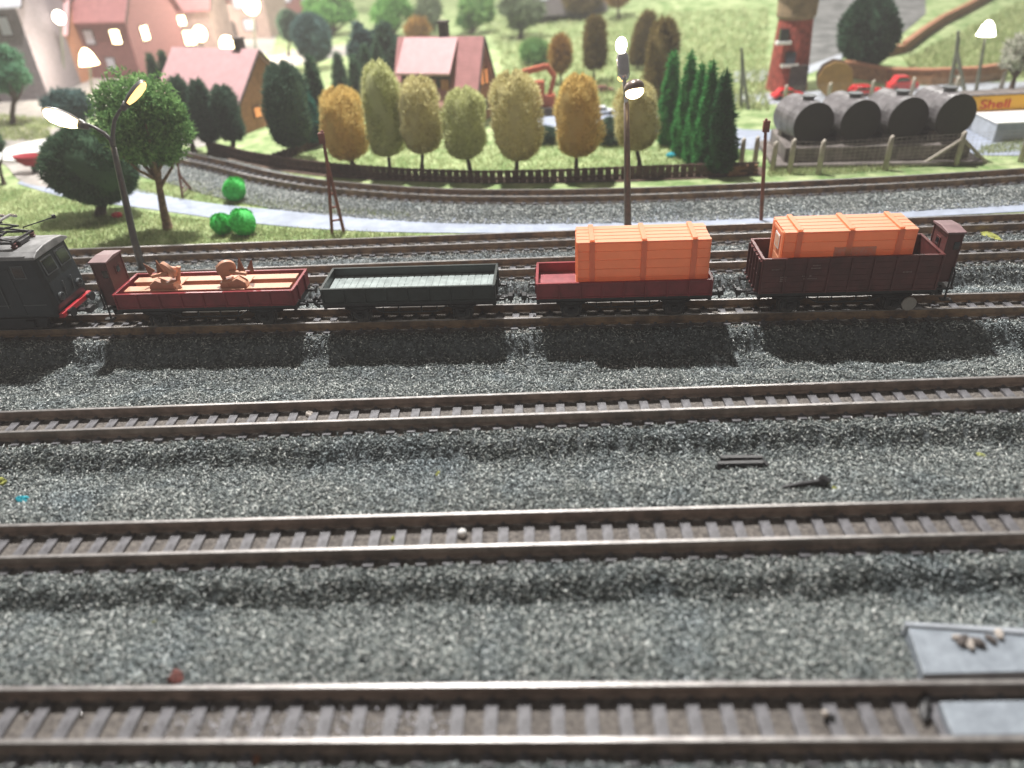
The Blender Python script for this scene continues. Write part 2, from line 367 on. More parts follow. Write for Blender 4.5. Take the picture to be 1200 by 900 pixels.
# tracks as things -------------------------------------------------
def rail_profile(w0):
    # foot, web, head cross-section (d, z), z relative to rail top
    return [(-.085,-.25),(.085,-.25),(.085,-.215),(.022,-.19),(.022,-.065),(.045,-.05),(.045,-.012),(.036,0),(-.036,0),(-.045,-.012),(-.045,-.05),(-.022,-.065),(-.022,-.19),(-.085,-.215)]
def sweep_rail(pts, nrm, off):
    prof = rail_profile(0); mb = MB(); n = len(prof); vs = []; fs = []; mi = []
    for p, q in zip(pts, nrm):
        for d, z in prof: vs.append((p[0]+q[0]*(off+d), p[1]+q[1]*(off+d), p[2]+z))
    for i in range(len(pts)-1):
        for k in range(n):
            fs.append((i*n+k, i*n+(k+1)%n, (i+1)*n+(k+1)%n, (i+1)*n+k)); mi.append(1 if k in (6,7,8) else 0)
    mb.v = vs; mb.f = fs+[tuple(range(n)), tuple((len(pts)-1)*n+k for k in range(n))]; mb.mi = mi+[0,0]
    return mb
_slp = None
def sleeper_mesh():
    mb = MB(); mb.box((0,0,-.285),(.21,1.42,.07))
    for s in (-1,1):
        for q in (-1,1):
            mb.box((0,s*GA/2+q*.105,-.235),(.085,.05,.05)); mb.box((0,s*GA/2+q*.085,-.21),(.05,.03,.03))
    return mb
def make_track(label, path, nrm, span, zoff=0, show=None):
    """path: list of points (centre line, z = rail top)"""
    global _slp
    root = thing('railway_track', label, 'railway track', path[0], 0, 'parallel model railway tracks')
    base = Vector(path[0]); loc = [Vector(p)-base for p in path]
    for s in (-1, 1):
        sweep_rail(loc, nrm, s*GA/2).build('rail', [MT['rail2' if path[0][1] < 18 else 'rail'], MT['railhead']], root)
    # infill strip under and between the sleepers
    mb = MB(); vs = []; fs = []
    for p, q in zip(loc, nrm):
        for d, z in ((-.80,-.36),(-.72,-.325),(0,-.318),(.72,-.325),(.80,-.36)): vs.append((p[0]+q[0]*d, p[1]+q[1]*d, p[2]+z))
    for i in range(len(loc)-1):
        for k in range(4): fs.append((i*5+k, i*5+k+1, (i+1)*5+k+1, (i+1)*5+k))
    mb.add(vs, fs); mb.build('track_bed', MT['infill'], root, smooth=True)
    # sleepers, each its own object
    cum = [0]
    for a, b in zip(loc[:-1], loc[1:]): cum.append(cum[-1]+(b-a).length)
    k = 0; s = span[0]; cnt = 0
    while s < min(span[1], cum[-1]-0.01):
        while cum[k+1] < s: k += 1
        t = (s-cum[k])/(cum[k+1]-cum[k]); p = loc[k].lerp(loc[k+1], t); d = (loc[k+1]-loc[k]).normalized()
        if _slp is None:
            o = sleeper_mesh().build('sleeper', MT['sleeper'], root, bevel=0.012, seg=1); _slp = o
        else:
            o = bpy.data.objects.new('sleeper', _slp.data); COL.objects.link(o); o.parent = root
        o.location = p; o.rotation_euler = (random.gauss(0,.004), 0, math.atan2(d.y, d.x)+random.gauss(0,.012))
        s += 0.53
    return root
TL = {1:'nearest brown track, at the bottom edge, crossed by grey plates and sprinkled with glitter',
      2:'second track from the bottom with a small white ball between its rails',
      3:'third track from the bottom, in the gravel just in front of the train',
      4:'track the freight train stands on, mostly in its shadow',
      5:'track directly behind the train, in front of the two street lamps',
      6:'yellow-brown track along the near edge of the pale blue road'}
for k in tracks:
    a, d = LN[k]
    lo = (G(-60, 400 if k > 3 else 800, z=RT)).x
    yy = a.y
    x0 = P(-50, 300 if k > 4 else (380 if k == 4 else (490 if k == 3 else (630 if k == 2 else 840))), yy).x-0.5
    x1 = P(1250, 300 if k > 4 else (380 if k == 4 else (490 if k == 3 else (630 if k == 2 else 840))), yy).x+0.7
    p0 = a + d*((x0-a.x)/d.x-6); p1 = a + d*((x1-a.x)/d.x+6)
    pts = [p0.lerp(p1, t/24) for t in range(25)]
    n = (-d.y, d.x)
    make_track(TL[k], pts, [n]*25, (5.6, (p1-p0).length-5.4))
def smooth_path(pts, per=6):
    out = []; n = len(pts)
    for i in range(n-1):
        p0, p1, p2, p3 = pts[max(i-1,0)], pts[i], pts[i+1], pts[min(i+2,n-1)]
        for j in range(per):
            t = j/per
            out.append(0.5*((2*p1)+(-p0+p2)*t+(2*p0-5*p1+4*p2-p3)*t*t+(-p0+3*p1-3*p2+p3)*t*t*t))
    out.append(pts[-1]); return out
Z7 = 0.72
c7 = [(120,164),(170,172),(215,182),(260,192),(300,202),(350,211),(400,217),(500,224),(600,226),(740,224),(870,219),(1000,213),(1110,207),(1230,199)]
p7 = smooth_path([G(x, y, z=Z7) for x, y in c7])
def normals(pp):
    out = []
    for i in range(len(pp)):
        d = (pp[min(i+1,len(pp)-1)]-pp[max(i-1,0)]); d.z = 0; d.normalize(); out.append((-d.y, d.x))
    return out
n7 = normals(p7)
make_track('curved brown track bending behind the green balls and along the row of yellow-green trees', p7, n7, (0.3, 99*0.53))
# its ballast bank: sheet plus chips
mb = MB(); vs = []; fs = []
prof = [(-2.7,-.42),(-2.1,-.40),(-1.5,-.34),(-.9,-.325),(.9,-.325),(1.25,-.37),(1.5,-.43)]
for p, q in zip(p7, n7):
    for d, z in prof: vs.append((p.x+q[0]*d, p.y+q[1]*d, p.z+z-0.01))
m_ = len(prof)
for i in range(len(p7)-1):
    for k in range(m_-1): fs.append((i*m_+k, i*m_+k+1, (i+1)*m_+k+1, (i+1)*m_+k))
mb.add(vs, fs); o = mb.build('ballast_bank', MT['ground'], smooth=True); struct(o)
n = 60000; idx = rng.uniform(0, len(p7)-1.001, n); i0 = idx.astype(int); t = idx-i0
PA = np.array([list(p) for p in p7]); NA = np.array(n7); pc = PA[i0]*(1-t)[:,None]+PA[i0+1]*t[:,None]
dd = np.where(rng.random(n) < 0.85, rng.uniform(-2.75, -.72, n), rng.uniform(.72, 1.5, n))
zz = np.interp(dd, [p[0] for p in prof], [p[1] for p in prof])
c = np.stack([pc[:,0]+NA[i0,0]*dd, pc[:,1]+NA[i0,1]*dd, pc[:,2]+zz+rng.uniform(0,.04,n)], 1)
L = rng.uniform(.04,.09,n); a = rng.uniform(0,6.28,n); ax = np.stack([np.cos(a), np.sin(a), rng.normal(0,.3,n)], 1)*L[:,None]
by = np.stack([-np.sin(a), np.cos(a), 0*a], 1)*.025; cz = np.array([0,0,.02])[None]+0*c
V = np.stack([c-ax,c+ax,c-by,c+by,c-cz,c+cz],1).reshape(-1,3)
T = np.array([(0,2,5),(2,1,5),(1,3,5),(3,0,5),(2,0,4),(1,2,4),(3,1,4),(0,3,4)])
o = arrays_mesh('ballast_gravel', V, (np.arange(n)[:,None,None]*6+T[None]).reshape(-1,3), MT['chips'])
tag(o, 'grey stone chips on the bank between the curved track and the pale road', 'gravel', kind='stuff')

# ------------------------------------------------------------------ ribbons of road and path
def ribbon(name, pairs, m, dz=0.01, per=6, sub=4):
    A = smooth_path([G(*p[0]) for p in pairs], per); B = smooth_path([G(*p[1]) for p in pairs], per)
    mb = MB(); vs = []; fs = []
    for a, b in zip(A, B):
        for j in range(sub+1):
            p = a.lerp(b, j/sub); vs.append((p.x, p.y, hz(p.x, p.y)+dz))
    for i in range(len(A)-1):
        for j in range(sub): fs.append((i*(sub+1)+j, i*(sub+1)+j+1, (i+1)*(sub+1)+j+1, (i+1)*(sub+1)+j))
    mb.add(vs, fs); return struct(mb.build(name, m, smooth=True))
ribbon('road', [((60,190),(20,215)),((110,208),(80,232)),((170,224),(160,243)),((230,236),(225,252)),((300,244),(300,262)),((400,251),(400,270)),((520,255),(520,273)),((640,256),(640,272)),((800,249),(800,266)),((1000,241),(1000,258)),((1260,224),(1260,245))], MT['road'], 0.012)
ribbon('path', [((-60,150),(-60,175)),((20,150),(0,190)),((70,150),(30,215)),((110,165),(105,225))], MT['plaza'], 0.016)
ribbon('road', [((600,136),(600,150)),((700,126),(700,150)),((800,140),(800,160)),((850,146),(850,172)),((905,152),(905,176)),((1160,136),(1160,182)),((1240,134),(1240,182))], MT['road'], 0.008)
ribbon('road', [((860,112),(860,122)),((920,108),(920,122)),((1140,98),(1140,118)),((1240,94),(1240,112))], MT['slab'], 0.012)
ribbon('path', [((860,84),(860,96)),((930,78),(930,92)),((1000,52),(1000,62)),((1060,20),(1060,30))], MT['slab'], 0.014)
ribbon('path', [((180,105),(180,150)),((260,92),(250,168)),((340,60),(330,84)),((420,52),(410,64))], MT['plaza'], 0.010)
ribbon('path', [((-60,60),(-60,150)),((100,40),(100,140)),((230,20),(220,100)),((330,10),(320,60))], MT['plaza'], 0.006)
ribbon('rock_face', [((945,-30),(945,78)),((990,-30),(990,62)),((1040,-30),(1040,50)),((1085,-30),(1085,16))], MT['rock'], 0.03)
ribbon('ground_strip', [((250,170),(245,182)),((320,186),(300,196)),((400,198),(390,208)),((520,206),(520,214)),((700,206),(700,214)),((895,196),(895,206))], MT['earth'], 0.02)
# ------------------------------------------------------------------ grass fibres in front
def scatter_grass(poly_px, n, L=0.16, label='', m=None):
    pts = []
    xs = [p[0] for p in poly_px]; ys = [p[1] for p in poly_px]
    def inside(x, y):
        c = False; j = len(poly_px)-1
        for i in range(len(poly_px)):
            xi, yi = poly_px[i]; xj, yj = poly_px[j]
            if (yi > y) != (yj > y) and x < (xj-xi)*(y-yi)/(yj-yi)+xi: c = not c
            j = i
        return c
    while len(pts) < n:
        x, y = random.uniform(min(xs), max(xs)), random.uniform(min(ys), max(ys))
        if inside(x, y): pts.append(tuple(G(x, y)))
    c = np.array(pts); d = unit(rng.normal(size=(n,3))*0.7+np.array([0,0,0.9]))
    v, f = fibres(c, d, rng.uniform(.5,1.3,n)*L, np.full(n, .018 if L < .25 else .05))
    return tag(arrays_mesh('grass', v, f, m or MT['grassfib']), label, 'grass', kind='stuff')
scatter_grass([(-60,212),(30,222),(110,240),(225,256),(330,267),(520,277),(700,278),(520,283),(330,284),(110,292),(-60,305)], 26000, label='pale green scatter grass between the road and the rear tracks')
scatter_grass([(230,214),(330,232),(400,242),(480,250),(480,256),(380,250),(230,236),(150,224),(160,214)], 5000, label='thin grass strip between the road and the curved track')
scatter_grass([(340,182),(420,172),(560,168),(860,170),(880,198),(700,206),(500,206),(380,198)], 14000, 0.2, label='bright short grass under the row of round trees')
scatter_grass([(-40,130),(60,140),(60,165),(-40,165)], 3000, 0.3, label='grass patch before the left edge tree')
scatter_grass([(560,20),(900,10),(900,130),(760,130),(590,130),(585,60)], 16000, 0.5, label='rough grass on the far lawn between the houses and the brick tower')
scatter_grass([(1060,70),(1200,0),(1240,90),(1070,92)], 7000, 0.5, label='rough grass on the slope behind the level brown wall')
scatter_grass([(900,196),(1000,190),(1220,176),(1220,160),(1150,172),(1140,190),(1000,203),(900,207)], 6000, 0.2, label='grass around the plinth of the storage tanks')

# ================================================================== THE TRAIN (on track 4)
A4, D4 = LN[4]; ANG4 = math.atan2(D4.y, D4.x)
def yline(x): return A4.y + (x-A4.x)*D4.y/D4.x
def at4(px, py, off=-0.8):
    Y = 19.5
    for i in range(5):
        p = P(px, py, Y); Y = yline(p.x)+off
    return p
def add_wheels(root, xs, r=0.29, half=0.46):
    for x in xs:
        for s in (-1, 1):
            mb = MB(); mb.tube([(x, s*half-.045, r), (x, s*half+.045, r)], r, 22)
            mb.tube([(x, s*(half-.06), r), (x, s*(half-.045), r)], r+.05, 22)
            mb.tube([(x, s*(half+.05), r), (x, s*(half+.10), r)], .09, 10)
            mb.build('wheel', MT['wheel'], root, smooth=False, bevel=0.008, seg=1)
        MB().tube([(x, -half, r), (x, half, r)], .05, 8).build('axle', MT['black'], root)
def add_running_gear(root, L, wb, m, wid=1.5):
    add_wheels(root, (-wb/2, wb/2))
    # solebars and headstocks
    mb = MB()
    for s in (-1, 1):
        mb.box((0, s*.60, .66), (L-.06, .09, .14)); mb.box((0, s*.60, .735), (L-.06, .16, .02)); mb.box((0, s*.60, .59), (L-.06, .16, .02))
    for s in (-1, 1): mb.box((s*(L/2-.05), 0, .66), (.10, wid-.1, .17))
    mb.build('underframe', m, root, bevel=0.008, seg=1)
    for x in (-wb/2, wb/2):
        for s in (-1, 1):
            q = MB(); y = s*.60
            q.prism([(x-.30,.60),(x+.30,.60),(x+.17,.20),(x-.17,.20)], 1, y-.02, y+.02)
            q.box((x, y+s*.05, .29), (.18, .12, .17)); q.box((x, y+s*.09, .29), (.10, .10, .11))
            q.tube([(x-.42, y+s*.03, .58), (x-.2, y+s*.03, .46), (x, y+s*.03, .42), (x+.2, y+s*.03, .46), (x+.42, y+s*.03, .58)], .04, 6)
            q.box((x-.26, y+s*.03, .26), (.05, .06, .30)); q.box((x+.26, y+s*.03, .26), (.05, .06, .30))
            q.build('axle_box', m, root)
    for s in (-1, 1):
        q = MB(); y = s*.66
        q.bar((-wb/2+.45, y, .56), (-wb/2+.75, y, .40), .035); q.bar((-wb/2+.75, y, .40), (wb/2-.75, y, .40), .04); q.bar((wb/2-.75, y, .40), (wb/2-.45, y, .56), .035)
        q.box((-.35, y, .48), (.04, .04, .18)); q.box((.35, y, .48), (.04, .04, .18))
        q.box((-wb/2+.75, y, .48), (.035, .04, .16)); q.box((wb/2-.75, y, .48), (.035, .04, .16))
        q.build('truss_rod', m, root)
    for e in (-1, 1):
        for s in (-1, 1):
            b = MB(); x = e*L/2; b.tube([(x, s*.50, .66), (x+e*.14, s*.50, .66)], .055, 10); b.tube([(x+e*.14, s*.50, .66), (x+e*.24, s*.50, .66)], .036, 10); b.tube([(x+e*.24, s*.50, .66), (x+e*.27, s*.50, .66)], .11, 14)
            b.build('buffer', MT['black'], root)
        c = MB(); x = e*L/2; c.box((x+e*.16, 0, .50), (.42, .16, .07)); c.box((x+e*.40, 0, .50), (.16, .26, .16)); c.box((x+e*.49, 0, .60), (.05, .26, .12)); c.box((x+e*.40, 0, .38), (.05, .05, .2))
        c.build('coupler', MT['black'], root, bevel=0.01, seg=1)
def make_wagon(name, label, px0, px1, py, h, mwall, mfloor, mframe, ribs, wid=1.56, floor_z=.76, endribs=False, boards=0, fl=0.0):
    a, b = at4(px0, py), at4(px1, py); L = (b-a).length; c = (a+b)/2
    root = thing(name, label, 'freight wagon', (c.x, yline(c.x), RT), ANG4, 'four-axle-guard goods wagons coupled in the train')
    t = .055; z0 = floor_z; zt = z0+h
    mb = MB(); mb.box((0,0,z0-.03), (L, wid, .07)); mb.build('deck', mframe, root, bevel=.006, seg=1)
    mb = MB(); mb.box((0,0,z0+.02+fl/2), (L-2*t-.004, wid-2*t-.004, .03+fl))
    if boards:
        n = boards; w = (L-2*t)/n
        for i in range(n): mb.box((-(L-2*t)/2+w*(i+.5), 0, z0+.042+fl), (w-.035, wid-2*t-.01, .022))
    mb.build('floor', mfloor, root, bevel=.004, seg=1)
    for s in (-1, 1):
        q = MB(); q.box((0, s*(wid/2-t/2), z0+h/2), (L, t, h))
        q.box((0, s*(wid/2-t/2), zt-.02), (L+.01, t+.03, .045))
        for k in range(ribs+1):
            x = -L/2+.05+(L-.1)*k/ribs
            q.box((x, s*(wid/2+.012), z0+h/2-.01), (.05, .05, h-.02))
        if h > .8:
            for zz in np.linspace(z0+h/6, zt-h/6, 5): q.box((0, s*(wid/2+.003), zz), (L-.02, .012, .012))
        q.box((0, s*(wid/2+.01), z0+.03), (L, .03, .04))
        q.build('side_wall', mwall, root, bevel=.008, seg=1)
    for s in (-1, 1):
        q = MB(); q.box((s*(L/2-t/2), 0, z0+h/2), (t, wid-2*t-.004, h-.004)); q.box((s*(L/2-t/2), 0, zt-.024), (t+.03, wid-2*t-.04, .045))
        if endribs:
            for y in np.linspace(-.6, .6, 5):
                q.box((s*(L/2+.04), y, z0+h/2-.03), (.08, .05, h-.06)); q.box((s*(L/2+.05), y, z0+.03), (.11, .08, .08))
            q.box((s*(L/2+.015), 0, zt-.12), (.04, wid-.15, .05)); q.box((s*(L/2+.015), 0, z0+h*.45), (.04, wid-.15, .05))
        else:
            for y in (-.35, .35): q.box((s*(L/2+.02), y, z0+h/2), (.05, .06, h))
        q.build('end_wall', mwall, root, bevel=.008, seg=1)
    add_running_gear(root, L, L*.60, MT['black'], wid)
    return root, L
def add_cabin(root, x, sgn, ztop, w=.72, d=.78, zb=.95, yoff=0.0):
    """brakeman's cabin above the end platform at x"""
    cab = MB(); z = (zb+ztop)/2; hh = ztop-zb
    cab.box((x, yoff, z), (w, d, hh)); 
    cab.box((x, yoff, zb+.02), (w+.05, d+.05, .05))
    for k in (-1, 1):
        cab.box((x+k*w/2, yoff-d/2, z), (.05,.05,hh)); cab.box((x+k*w/2, yoff+d/2, z), (.05,.05,hh))
    c = cab.build('cabin', MT['browncab'], root, bevel=.012)
    r = MB(); r.prism([(-d/2-.06+yoff, ztop), (d/2+.06+yoff, ztop), (d/2+.05+yoff, ztop+.05), (yoff, ztop+.10), (-d/2-.05+yoff, ztop+.05)], 0, x-w/2-.06, x+w/2+.06)
    r.build('cabin_roof', MT['cabroof'], c, bevel=.01)
    for fx, fy, sx, sy in ((x-w/2, yoff+.05, .02, .22), (x+w/2, yoff+.05, .02, .22)):
        q = MB(); q.box((fx, fy, ztop-.38), (.03+sx, .24, .26)); q.build('cabin_window', MT['brown'], c)
        q = MB(); q.box((fx, fy, ztop-.38), (.056+sx, .16, .18)); q.build('window_pane', MT['darkglass'], c)
    q = MB(); q.box((x+.12, yoff-d/2-.005, ztop-.36), (.2, .03, .22)); q.build('window_pane', MT['darkglass'], c)
    pl = MB(); pl.box((x, 0, .70), (w+.25, 1.2, .06)); pl.box((x, 0, .56), (.2, 1.0, .2)); pl.build('end_platform', MT['black'], root)
    for s in (-1, 1):
        rl = MB()
        xe = x+sgn*(w/2+.10)
        rl.tube([(xe, s*.5, .70), (xe, s*.5, 1.15), (xe-sgn*.08, s*.5, 1.3), (xe-sgn*.14, s*.42, 1.42)], .028, 6)
        rl.tube([(xe-sgn*.12, s*.56, .70), (xe-sgn*.12, s*.56, 1.35)], .022, 6)
        rl.box((xe-sgn*.15, s*.66, .40), (.3, .16, .03)); rl.bar((xe-sgn*.15, s*.62, .40), (xe-sgn*.15, s*.60, .7), .04)
        rl.build('handrail', MT['black'], root)

w1, L1 = make_wagon('flat_wagon', 'red low-sided wagon carrying two long orange beams, brown cabin at its left end', 133, 345, 350, .50, MT['red'], MT['redfloor'], MT['black'], 8)
add_cabin(w1, -L1/2-.24, -1, 2.18, w=.44, d=.86, zb=.80, yoff=-.1)
w2, L2 = make_wagon('flat_wagon', 'empty black low-sided wagon with a grey plank floor', 376, 581, 345, .50, MT['blackwagon'], MT['greyfloor'], MT['black'], 8, boards=24, fl=.17)
w3, L3 = make_wagon('flat_wagon', 'red low-sided wagon with an orange crate on its right part and bare floor at left', 629, 836, 341, .50, MT['red'], MT['redfloor'], MT['black'], 8, fl=.15)
w4, L4 = make_wagon('open_wagon', 'dark brown-red high-sided wagon with upright end ribs and a brown cabin at its right end', 895, 1107, 308, 1.08, MT['brown'], MT['brown'], MT['black'], 8, endribs=True)
add_cabin(w4, L4/2+.26, 1, 2.34, w=.38, d=.86, zb=.9, yoff=-.1)
# faded print on the high-sided wagon
q = MB()
for i, (x, z, l) in enumerate([(-.98,1.62,.22),(-.98,1.54,.28),(-1.30,1.30,.09),(-1.10,1.22,.38),(-2.10,1.52,.22),(-1.85,1.28,.18),(-1.85,1.22,.18),(-1.85,1.16,.18),(-1.1,1.30,.06),(1.55,1.35,.25)]):
    n = max(2, int(l/.035))
    for j in range(n): q.box((x-l/2+l*(j+.5)/n, -.80, z), (.022, .012, .03 if j % 3 else .04))
q.build('faded_print', MT['marking'], w4)
# pale disc by the wheel
p = at4(1065, 356, -0.95)
d_ = thing('round_disc', 'pale grey-white round disc covering the right front wheel of the high-sided wagon', 'disc', (p.x, p.y, p.z), ANG4)
q = MB(); q.tube([(0,-.03,0),(0,.03,0)], .205, 28); q.build('disc_face', mat('pale_plastic_disc', (0.36,0.34,0.31), 0.5, var=0.1), d_, bevel=.012)

# crates -----------------------------------------------------------
def make_crate(label, px0, px1, py_top, setb, zb, extra=False):
    off = -0.8+setb; a, b = at4(px0, py_top, off), at4(px1, py_top, off); L = (b-a).length; c = (a+b)/2
    zt = (a.z+b.z)/2-RT; Wd = 1.20; H = zt-zb
    root = thing('wooden_crate', label, 'crate', (c.x, yline(c.x)+off+Wd/2, RT+zb), ANG4, 'orange slatted transport crates')
    # the walls are thin single sheets of translucent plastic, stepped board by board; the crate is hollow
    def stepped(n, length, gap=.03, dep=.014):
        pts = []; bh = length/n
        for i in range(n):
            z = i*bh; pts += [(z+.004, 0), (z+bh-gap, 0)]
            if i < n-1: pts += [(z+bh-gap+.006, -dep), (z+bh-.003, -dep)]
        pts[0] = (0, 0); pts[-1] = (length, 0); return pts
    def sheet(pts3a, pts3b):
        q = MB(); n = len(pts3a); q.add(list(pts3a)+list(pts3b), [(i, i+1, n+i+1, n+i) for i in range(n-1)]); return q
    for s in (-1, 1):
        pr = stepped(6, H); sheet([(-L/2, s*(Wd/2+d), z) for z, d in pr], [(L/2, s*(Wd/2+d), z) for z, d in pr]).build('side_boards', MT['orange'], root)
        q = sheet([(s*(L/2+d), -Wd/2, z) for z, d in pr], [(s*(L/2+d), Wd/2, z) for z, d in pr]); q.build('end_boards', MT['orange'], root)
        q = MB(); q.box((s*(L/2+.03), -Wd/2+.12, H/2), (.05, .13, H-.04)); q.box((s*(L/2+.03), Wd/2-.12, H/2), (.05, .13, H-.04)); q.box((s*(L/2+.03), 0, H-.12), (.045, Wd-.38, .12)); q.box((s*(L/2+.03), 0, .12), (.045, Wd-.38, .12))
        q.build('end_frame', MT['orange_solid'], root, bevel=.012)
    pr = stepped(5, Wd+.06, .03, .02); sheet([(-L/2-.02, y-Wd/2-.03, H+d) for y, d in pr], [(L/2+.02, y-Wd/2-.03, H+d) for y, d in pr]).build('lid', MT['orange'], root)
    q = MB(); q.box((0, 0, -.0), (L, Wd, .02)); q.build('crate_floor', MT['orange'], root)
    for s in (-1, 1):
        q = MB(); q.box((0, s*(Wd/2+.012), H-.03), (L+.05, .03, .05)); q.build('rim', MT['orange_solid'], root, bevel=.01)
    for x in (-L/2+.40, 0.02, L/2-.42):
        q = MB(); q.box((x, 0, H+.045), (.14, Wd+.04, .05)); q.box((x, -Wd/2-.018, H/2+.02), (.16, .05, H-.02)); q.box((x, Wd/2+.018, H/2+.02), (.16, .05, H-.02))
        q.build('batten', MT['orange_solid'], root, bevel=.014)
    if extra:
        q = MB(); q.box((0.20, -Wd/2-.012, H*.62), (1.15, .02, H*.20)); q.build('worn_label', MT['label'], root, bevel=.004)
        q = MB(); q.box((-L/2-.045, -.08, H-.42), (.02, .42, .42)); f_ = q.build('label_frame', MT['white'], root)
        q = MB(); q.box((-L/2-.052, -.08, H-.42), (.02, .33, .33)); q.build('label_card', MT['label'], f_)
    return root
make_crate('orange crate standing on the red wagon, sticking far out above its low sides', 678, 833, 282, .18, .82)
make_crate('orange crate with a worn grey label, sunk between the high sides of the dark wagon', 922, 1076, 270, .22, .82, True)

# beams and machine parts on the first wagon -------------------------
def wloc(root, x, y, z):
    return root.location + Vector((x*D4.x-y*D4.y, x*D4.y+y*D4.x, z))
for s, lab in ((-1, 'long orange beam lying along the near side of the red wagon with the cabin'), (1, 'long orange beam lying along the far side of the red wagon with the cabin')):
    t = thing('beam', lab, 'beam', wloc(w1, 0.02, s*.33, .80), ANG4, 'orange beams on the red wagon')
    q = MB(); q.box((0,0,.21), (L1-.42, .30, .36)); q.build('beam_body', MT['orange2'], t, bevel=.02)
    q = MB(); q.box((0,0,.415), (L1-.40, .36, .04)); q.build('beam_flange', MT['orange2'], t, bevel=.01)
def machine(label, px, flip):
    p = at4(px, 345, -.35); x = (p-w1.location).dot(Vector((D4.x, D4.y, 0)))
    t = thing('machine_part', label, 'machine part', wloc(w1, x, -.1, 1.25), ANG4+(0 if flip > 0 else math.pi), 'orange machine parts on the red wagon')
    q = MB(); q.prism([(-.46,.0),(.40,.0),(.34,.14),(.05,.18),(-.20,.30),(-.42,.16)], 1, -.24*flip-.13, -.24*flip+.13); q.box((0,.02,-.02), (.8,.95,.05)); q.build('saddle', MT['orange2'], t, bevel=.02)
    q = MB(); q.box((.22, -.15*flip, .10), (.26, .5, .18)); q.build('bearing_block', MT['orange2'], t, bevel=.02)
    q = MB(); q.tube([(.14*1, -.14*flip, .50), (.20, -.05*flip, .54)], .29, 26); q.build('round_flange', MT['orange2'], t, bevel=.015)
    q = MB(); q.tube([(.34, -.05*flip, .16), (.46, .0, .58)], .07, 10); q.tube([(.17,-.05*flip,.57),(.47,.0,.5)], .06, 10); q.build('shaft', MT['orange2'], t, smooth=False, bevel=.01)
    for (dx, r, tilt) in ((-.20, .26, .25), (-.50, .22, .9)):
        q = MB(); m = Matrix.Rotation(tilt*flip*0.6, 4, 'Z') @ Matrix.Rotation(-tilt*.55, 4, 'Y')
        vs = [m @ Vector(v) + Vector((dx, .08*flip, .40)) for v in [(-.12,-.03,-.05),(.12,-.03,-.05),(.03,-.03,r+.12),(-.12,.03,-.05),(.12,.03,-.05),(.03,.03,r+.12)]]
        q.add(vs, [(0,1,2),(3,5,4),(0,3,4,1),(1,4,5,2),(2,5,3,0)]); q.build('blade', MT['orange_shaded'], t)
    q = MB(); q.bar((-.42, -.1*flip, .32), (.10, -.05*flip, .40), .12, .10); q.build('arm', MT['orange2'], t, bevel=.02)
    return t
machine('orange machine part with its round flange at the right, nearer the cabin', 197, 1)
machine('orange machine part with its round flange at the left, farther from the cabin', 277, -1)

# locomotive ---------------------------------------------------------
pf = at4(68, 368, -.85); pt_ = at4(53, 304, -.85)
xf = pf.x; Lc = 9.0
loco = thing('electric_locomotive', 'dark green-grey electric locomotive with silver roof and folded pantograph, cut by the left edge', 'locomotive', (xf-Lc/2, yline(xf-Lc/2), RT), ANG4)
hb, ht = .62, 2.52; hw = .86; X1 = Lc/2
q = MB()
prof = [(X1-.02, hb), (X1+.10, hb+.35), (X1+.06, hb+1.0), (X1-.04, ht-.02), (-X1+.04, ht-.02), (-X1-.06, hb+1.0), (-X1-.10, hb+.35), (-X1+.02, hb)]
def chamf(profile, half, c=.10):
    vs = []; n = len(profile)
    mx = X1
    for y, sh in ((-half, c), (-half+c*.9, 0), (half-c*.9, 0), (half, c)):
        for (x, z) in profile:
            vs.append((x - math.copysign(sh, x), y, z))
    fs = [tuple(range(n)), tuple(3*n+i for i in range(n))[::-1]]
    for r in range(3):
        for i in range(n): fs.append((r*n+i, r*n+(i+1)%n, (r+1)*n+(i+1)%n, (r+1)*n+i))
    return vs, fs
q.add(*chamf(prof, hw)); q.build('body', MT['loco'], loco, bevel=.03)
q = MB(); rp = [(-.90,ht-.04),(.90,ht-.04),(.88,ht+.04),(.66,ht+.15),(.3,ht+.21),(-.3,ht+.21),(-.66,ht+.15),(-.88,ht+.04)]
q.prism(rp, 0, -X1+.06, X1+.04); rf = q.build('roof', MT['locoroof'], loco, bevel=.03)
q = MB()
for s in (-1,1): q.tube([(-X1+.3, s*.84, ht+.06), (X1-.25, s*.84, ht+.06)], .03, 6)
q.build('roof_rail', MT['locoroof'], rf)
